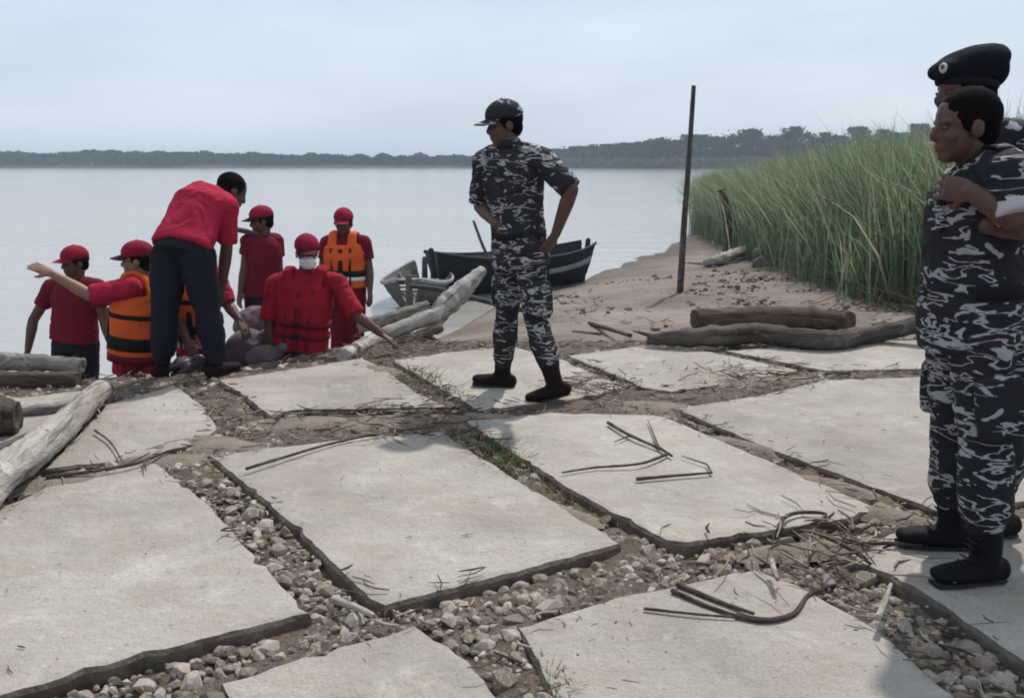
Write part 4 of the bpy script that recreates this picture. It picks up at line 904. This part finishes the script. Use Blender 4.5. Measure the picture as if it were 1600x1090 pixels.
    if cfg.get('cap'):
        cm = MB(); cm.add(*ellip(hc-f*.012*k+u*.058*k, .114*k, .092*k, .090*k, (f, s, u), 20, 12)); V_ = [Vector(v) for v in cm.v]; lim = .040*k
        cm.v = [tuple(v if (v-hc).dot(u) > lim else v+u*(lim-(v-hc).dot(u))*.999) for v in V_]; cp = link('cap', cm.mesh('cap', base), cfg['cap'], body)
        vm = MB(); V_, F_ = [], []; nA, nR = 13, 5
        for lay in (0, 1):
            for a in range(nA):
                t = R(-62+124*a/(nA-1))
                for r_ in range(nR):
                    e = r_/(nR-1); rr = e*.078*math.cos(t)**.7
                    V_.append(hc-f*.01*k+f*((.108*math.cos(t)+rr)*k)+s*(.086*math.sin(t)*k*(1-.06*e))+u*((.050-.020*e-.018*math.sin(t)**2-.004*lay)*k))
        m = nA*nR
        for a in range(nA-1):
            for r_ in range(nR-1):
                i = a*nR+r_; F_ += [(i, i+1, i+nR+1, i+nR), (m+i, m+i+nR, m+i+nR+1, m+i+1)]
        for a in range(nA-1):
            i = a*nR+nR-1; F_.append((i, i+nR, m+i+nR, m+i)); i = a*nR; F_.append((i, m+i, m+i+nR, i+nR))
        for i in range(nR-1): F_.append((i, m+i, m+i+1, i+1)); i2 = (nA-1)*nR+i; F_.append((i2, i2+1, m+i2+1, m+i2))
        vm.add(V_, F_); link('visor', vm.mesh('visor', base), cfg.get('visor', cfg['cap']), cp)
        bt = MB(); bt.add(*ellip(hc-f*.010*k+u*.148*k, .008, .008, .005, (f, s, u), 8, 5)); link('cap_button', bt.mesh('cap_button', base), cfg['cap'], cp)
    if cfg.get('hair'):
        hm = MB(); hm.add(*ellip(hc-f*.022*k+u*.040*k, .102*k, .083*k, .090*k, (f, s, u), 16, 10)); hm.add(*ellip(hc-f*.060*k-u*.015*k, .052*k, .070*k, .062*k, (f, s, u)))
        for q in (-1, 1): hm.add(*ellip(hc+f*.012*k+s*(q*.070*k)+u*.018*k, .016*k, .010*k, .034*k, (f, s, u)))
        obj_of('hair', hm, M['hair'], body, .008, 3, (.003, 30))
    if cfg.get('beret'):
        bm_ = MB(); t_ = (u*.95-s*.10+f*.16).normalized(); fx_ = (f-t_*f.dot(t_)).normalized(); sx_ = t_.cross(fx_)
        bm_.add(*ellip(hc-f*.030+u*.098-s*.012, .134, .118, .064, (fx_, sx_, t_), 22, 12)); bm_.add(*ellip(hc-f*.012+u*.066, .108, .087, .050, (f, s, u), 20, 12))
        bm_.add(*ellip(hc-f*.098+u*.074, .048, .082, .066, (fx_, sx_, t_))); bm_.add(*ellip(hc+f*.082+u*.082+s*.01, .050, .070, .034, (fx_, sx_, t_))); bm_.add(*ellip(hc-f*.06+u*.128, .060, .08, .036, (fx_, sx_, t_)))
        be = obj_of('beret', bm_, M['beret'], body, .008, 5, (.006, 9))
        rb = []; 
        for a in range(33):
            t = 2*math.pi*a/32; rb.append(hc-f*.010+f*(.106*math.cos(t))+s*(.083*math.sin(t))+u*(.034+.014*math.cos(t)))
        bd = MB(); bd.add(*loft(rb, [(.013, .005)]*33, side=u, seg=8, round_ends=False)); link('leather_band', bd.mesh('leather_band', base), M['black'], be)
        c = hc+f*.118+s*.060+u*.086; nb = (f*.75+s*.65).normalized(); sb = nb.cross(u).normalized(); ba = MB()
        ba.add(*loft([c-nb*.006, c+nb*.004], [(.014, .018), (.012, .016)], side=sb, seg=16, round_ends=False)); bg = link('badge', ba.mesh('badge', base), M['badge'], be)
        b2_ = MB(); b2_.add(*ellip(c+nb*.006+u*.004, .007, .005, .009, (sb, nb, u), 10, 6)); link('badge_crest', b2_.mesh('badge_crest', base), M['eyew'], bg)
    if cfg.get('mask'):
        mm = MB(); mm.add(*ellip(hc+f*.048*k-u*.052*k, .060*k, .066*k, .056*k, (f, s, u), 18, 12)); mm.add(*loft([hc+f*.09*k-u*.012*k, hc+f*.108*k-u*.03*k], [.016*k, .02*k], seg=10)); mk = obj_of('face_mask', mm, cfg['mask'], body, .007, 4, (.003, 24))
        for q in (-1, 1):
            lp = MB(); lp.add(*loft([hc+f*.055*k+s*(q*.064*k)-u*.03*k, hc-f*.01*k+s*(q*.085*k)+u*.012*k], [.003, .003], seg=6)); link('ear_loop', lp.mesh('ear_loop', base), cfg['mask'], mk)
    return body

# two soldiers close at the right: the nearer bareheaded with folded arms, the other in a beret behind him
person('bareheaded camouflaged soldier with folded arms standing nearest at right', 2.88, dict(
    head=(1505, 199, 0), neck=(1536, 254, .02), chest=(1528, 335, .02), pelvis=(1520, 485, 0),
    shL=(1572, 268, -.17), shR=(1534, 264, .18), elL=(1592, 345, -.25), elR=(1478, 360, .22), wrL=(1518, 300, -.17), wrR=(1548, 352, -.17),
    hipL=(1532, 520, -.085), hipR=(1500, 520, .095), knL=(1540, 690, -.13), knR=(1490, 665, .13), anL=G(1540, 868, .095), anR=G(1487, 818, .095)),
    (-1, -.02, -.08), dict(k=.96, skin=M['skin'], shirt=M['camo'], trousers=M['camo'], hair=True, sleeveL=.72, sleeveR=1.25, cuff='L', collar=True, belt=True, pocket=True, w=1.0, d=1.08, belly=.012, hem=0,
    voxel=.008, bvox=.0046, loose=.018, lw=.95, blouse=1.4, cuffat=.30, shaft=.5, wamp=.011, handL=Vector((-.42, .85, .12)), palmL=Vector((.85, .4, .0)), thumbL=1, curlL=.4, handR=Vector((.9, -.3, -.05)), palmR=Vector((0, .9, -.2)), curlR=.6,
    toeL=(-1, -.18, 0), toeR=(-1, .12, 0), seed=3))
person('camouflaged soldier in black beret with badge, half hidden at right', 3.28, dict(
    head=(1506, 146, 0), neck=(1548, 205, .02), chest=(1560, 290, .02), pelvis=(1562, 470, 0),
    shL=(1592, 222, -.17), shR=(1560, 220, .19), elL=(1612, 330, -.22), elR=(1585, 330, .24), wrL=(1600, 425, -.15), wrR=(1575, 425, .2),
    hipL=(1572, 500, -.085), hipR=(1548, 500, .095), knL=(1562, 655, -.10), knR=(1548, 650, .10), anL=G(1560, 800, .095), anR=G(1548, 775, .095)),
    (-1, -.10, -.06), dict(skin=M['skin'], shirt=M['camo'], trousers=M['camo'], beret=True, hair=True, sleeve=1.4, collar=True, w=1.0, d=.95, voxel=.009, loose=.02, blouse=1.3, cuffat=.30, shaft=.5, wamp=.010,
    toeL=(-1, -.1, 0), toeR=(-1, .1, 0), seed=31))
# walking soldier
person('camouflaged soldier in field cap striding left across the slabs, hand on hip', 5.25, dict(
    head=(787, 196, 0), neck=(797, 232, .02), chest=(803, 285, 0), pelvis=(812, 385, 0),
    shL=(850, 252, -.13), shR=(758, 254, .13), elL=(893, 296, -.24), elR=(750, 322, .16), wrL=(868, 366, -.16), wrR=(776, 350, -.06),
    hipL=(828, 402, -.06), hipR=(798, 402, .06), knL=(838, 500, -.09), knR=(792, 490, .10), anL=G(866, 598, .10), anR=G(785, 582, .085)),
    (-.93, -.32, -.16), dict(skin=M['skin'], shirt=M['camo2'], trousers=M['camo2'], cap=M['camo2'], hair=True, sleeve=.95, collar=True, belt=True, pocket=True, front=Vector((-.7, -.7, 0)), hem=0, w=1.0, d=1.0,
    voxel=.009, loose=.012, lw=.88, blouse=.6, cuffat=.18, shaft=.45, bootmat=M['bootbrown'], wamp=.009, toeL=(-1, -.12, -.22), toeR=(-1, .1, .05), palmL=Vector((-.5, .5, 0)), palmR=Vector((.5, .6, -.1)), handL=Vector((-.5, .15, -.8)), handR=Vector((.9, -.35, -.2)), seed=5))
# man bending over
person('bareheaded man in red shirt and dark trousers bending over at slab corner', 5.75, dict(
    head=(363, 300, .40), neck=(342, 306, .33), chest=(312, 320, .20), pelvis=(286, 382, 0),
    shL=(312, 298, .42), shR=(355, 322, .18), elL=(322, 380, .48), elR=(354, 388, .24), wrL=(326, 440, .52), wrR=(346, 452, .32),
    hipL=(264, 402, .02), hipR=(308, 402, -.02), knL=(258, 487, .0), knR=(324, 485, .02), anL=(254, 568, .02), anR=(338, 566, .02)),
    (.72, .50, -.48), dict(skin=M['skin'], shirt=M['red'], trousers=M['navy'], hair=True, sleeve=.85, hem=0, drop=.03, w=1.10, d=1.0, front=Vector((.5, .6, -.6)), up=Vector((.5, .4, .8)),
    loose=.020, lw=1.05, boots=False, toeL=(.3, .95, 0), toeR=(.55, .8, 0), wamp=.010, bootmat=M['bootbrown'], seed=9))
WG = None
person('man in red cap, red shirt and black trousers standing at far left', 7.25, dict(
    head=(116, 411, 0), neck=(118, 438, .01), chest=(118, 470, 0), pelvis=(116, 528, 0), shL=(152, 450, -.06), shR=(82, 449, .06), elL=(163, 502, -.08), elR=(52, 500, .05), wrL=(178, 548, -.12), wrR=(44, 545, -.02),
    hipL=(134, 538, -.02), hipR=(102, 538, .02), knL=(136, 618, 0), knR=(102, 618, 0), anL=(138, 690, 0), anR=(100, 690, 0)),
    (-.62, -.76, -.05), dict(skin=M['skin'], shirt=M['darkred'], trousers=M['navy'], cap=M['cap'], sleeve=.55, hair=True, boots=False, drop=.02, w=1.12, seed=11, toeL=(-.4, -.9, 0), toeR=(-.7, -.7, 0)))
person('man in red cap and orange life vest pointing left with bare arm', 6.2, dict(
    head=(214, 408, 0), neck=(219, 438, .02), chest=(215, 485, 0), pelvis=(212, 556, 0), shL=(205, 449, -.16), shR=(230, 449, .17), elL=(140, 461, -.22), elR=(238, 520, .22), wrL=(82, 428, -.24), wrR=(225, 570, .2),
    hipL=(208, 570, -.09), hipR=(216, 570, .09), knL=(210, 660, -.09), knR=(218, 660, .09), anL=(212, 745, -.09), anR=(220, 745, .09)),
    (-.97, -.22, -.02), dict(skin=M['skin2'], shirt=M['red'], trousers=M['darkred'], cap=M['cap'], visor=M['visor'], vest=M['orange'], sleeve=.95, boots=False, hair=True, handL=Vector((-.9, 0, .42)), palmL=Vector((0, .5, -.8)), curlL=.12, w=1.0, d=1.05, seed=13,
    bands=((.36, .045, M['black'], 'strap'), (.95, .016, M['black'], 'strap'), (.03, .025, M['darkred'], 'strap')), toeL=(-1, 0, 0), toeR=(-1, .1, 0)))
person('man in orange life vest stooping behind the bending man\'s legs', 6.55, dict(
    head=(304, 382, .05), neck=(300, 412, .03), chest=(300, 455, 0), pelvis=(312, 535, .1), shL=(338, 432, .02), shR=(270, 436, 0), elL=(356, 476, -.04), elR=(276, 488, -.06), wrL=(374, 500, -.12), wrR=(292, 530, -.2),
    hipL=(326, 552, .1), hipR=(298, 552, .1), knL=(328, 630, .02), knR=(298, 630, .02), anL=(328, 700, .12), anR=(298, 700, .12)),
    (.1, -.9, -.42), dict(skin=M['skin'], shirt=M['red'], trousers=M['navy'], cap=M['cap'], vest=M['orange'], sleeve=.95, boots=False, hair=True, w=.95, seed=17, toeL=(0, -1, 0), toeR=(0, -1, 0), handL=Vector((.5, -.4, -.7))))
person('man in red life vest, red cap and white face mask leaning on logs', 6.6, dict(
    head=(480, 396, -.02), neck=(479, 424, .02), chest=(475, 470, 0), pelvis=(468, 552, 0), shL=(527, 442, -.01), shR=(430, 444, 0), elL=(556, 492, -.10), elR=(420, 500, -.03), wrL=(597, 522, -.12), wrR=(426, 552, -.05),
    hipL=(488, 565, 0), hipR=(450, 565, 0), knL=(490, 650, 0), knR=(450, 650, 0), anL=(492, 730, .05), anR=(448, 730, .05)),
    (.30, -.94, -.12), dict(skin=M['skin'], shirt=M['brightred'], trousers=M['darkred'], cap=M['cap'], visor=M['visor'], mask=M['whitecloth'], vest=M['brightred'], sleeve=.98, hair=True, boots=False, w=1.08, d=1.0, hem=0, seed=19,
    bands=((.62, .024, M['darkred'], 'strap'), (.40, .020, M['darkred'], 'strap'), (.10, .018, M['darkred'], 'strap')), toeL=(.2, -1, 0), toeR=(-.1, -1, 0), handL=Vector((.8, -.2, -.5))))
person('man in red shirt and cap seen from side, standing behind masked man', 8.2, dict(
    head=(408, 346, 0), neck=(411, 368, .01), chest=(410, 397, 0), pelvis=(408, 452, 0), shL=(388, 377, -.10), shR=(431, 377, .10), elL=(382, 420, -.12), elR=(436, 424, .12), wrL=(376, 455, -.16), wrR=(432, 462, .04),
    hipL=(400, 462, -.06), hipR=(418, 462, .06), knL=(402, 532, -.05), knR=(420, 532, .05), anL=(404, 600, -.05), anR=(424, 600, .05)),
    (-.88, -.42, -.12), dict(skin=M['skin'], shirt=M['darkred'], trousers=M['navy'], cap=M['cap'], visor=M['black'], sleeve=.5, hair=True, boots=False, drop=.05, seed=23, front=Vector((-.6, -.6, 0)), toeL=(-.8, -.5, 0), toeR=(-.8, -.4, 0)))
person('man in orange life vest over red shirt standing at right of the group', 8.4, dict(
    head=(537, 349, 0), neck=(538, 370, .01), chest=(540, 398, 0), pelvis=(541, 452, 0), shL=(568, 380, -.02), shR=(511, 380, .02), elL=(577, 421, -.03), elR=(504, 420, .02), wrL=(578, 453, -.10), wrR=(512, 455, -.10),
    hipL=(554, 462, 0), hipR=(530, 462, 0), knL=(556, 530, 0), knR=(530, 530, 0), anL=(558, 598, 0), anR=(528, 598, 0)),
    (-.08, -.98, -.14), dict(skin=M['skin'], shirt=M['darkred'], trousers=M['darkred'], cap=M['cap'], vest=M['orange'], sleeve=.62, hair=True, boots=False, w=1.05, seed=29,
    bands=((.50, .030, M['black'], 'strap'), (.36, .020, M['silver'], 'reflective_strip')), toeL=(.1, -1, 0), toeR=(-.1, -1, 0)))
log('wooden_rod', 'thin dark rod across the shoulder of the man in red', [P(360, 357, 8.0), P(382, 361, 8.04), P(402, 366, 8.1)], [.022, .024, .02], M['darkwood'], 'rod', bump=.02)

# sacks and bundles on the bank behind the bending man
def sack(label, c, rx, ry, rz, mat, seed, cat='sack', nm='sack'):
    mb = MB(); c = Vector(c); rnd = random.Random(seed)
    mb.add(*ellip(Vector((0, 0, rz)), rx, ry, rz, None, 18, 12)); mb.add(*ellip(Vector((rx*.45, ry*.2, rz*1.1)), rx*.62, ry*.7, rz*.7, None, 14, 10)); mb.add(*ellip(Vector((-rx*.5, -ry*.2, rz*.8)), rx*.6, ry*.75, rz*.7, None, 14, 10)); mb.add(*loft([(rx*.75, 0, rz*1.45), (rx*1.05, 0, rz*1.75)], [.03, .045], seg=10))
    me = remesh(mb, .014, 5, None, nm); wrinkle(me, rz*.17, 14, seed); return tag(link(nm, me, mat, None, c), label, cat)
p = P(385, 552, 6.75); sack('lumpy grey sack beside the masked man\'s hip', (p.x, p.y, p.z-.1), .16, .13, .14, M['sack'], 1)
p = P(400, 508, 7.3); sack('pale grey sack piled behind the lumpy sack', (p.x, p.y, p.z-.14), .15, .13, .15, M['sack'], 2)
p = P(415, 560, 6.45); sack('small crumpled sack at the slab edge', (p.x, p.y, p.z-.06), .13, .10, .08, M['sack'], 3)
p = P(288, 584, 5.95); sack('dark round bag between the bending man\'s feet', (p.x, p.y, p.z-.08), .10, .10, .10, M['sackdark'], 4, 'bag', 'bag')
# the mound they rest on
p = P(395, 575, 6.7)
mb = MB(); mb.add(*ellip(Vector((0, 0, 0)), .45, .5, .62, None, 20, 12)); me = remesh(mb, .04, 4, None, 'earth_mound'); wrinkle(me, .05, 2, 4)
tag(link('earth_mound', me, M['ground'], None, (p.x, p.y+.15, -.88)), kind='structure')

# ------------------------------------------------------------------ haze
mh = bpy.data.materials.new('haze'); mh.use_nodes = True; nt = mh.node_tree; nt.nodes.clear(); oo = nt.nodes.new('ShaderNodeOutputMaterial'); pv = nt.nodes.new('ShaderNodeVolumePrincipled')
pv.inputs['Color'].default_value = (.74, .86, 1, 1); pv.inputs['Density'].default_value = .0007; nt.links.new(pv.outputs[0], oo.inputs['Volume'])
mb = MB(); mb.add(*box(Vector((0, 690, 8)), Vector((1560, 0, 0)), Vector((0, 790, 0)), Vector((0, 0, 12)))); tag(link('haze', mb.mesh('haze', smooth=False), mh), kind='stuff')
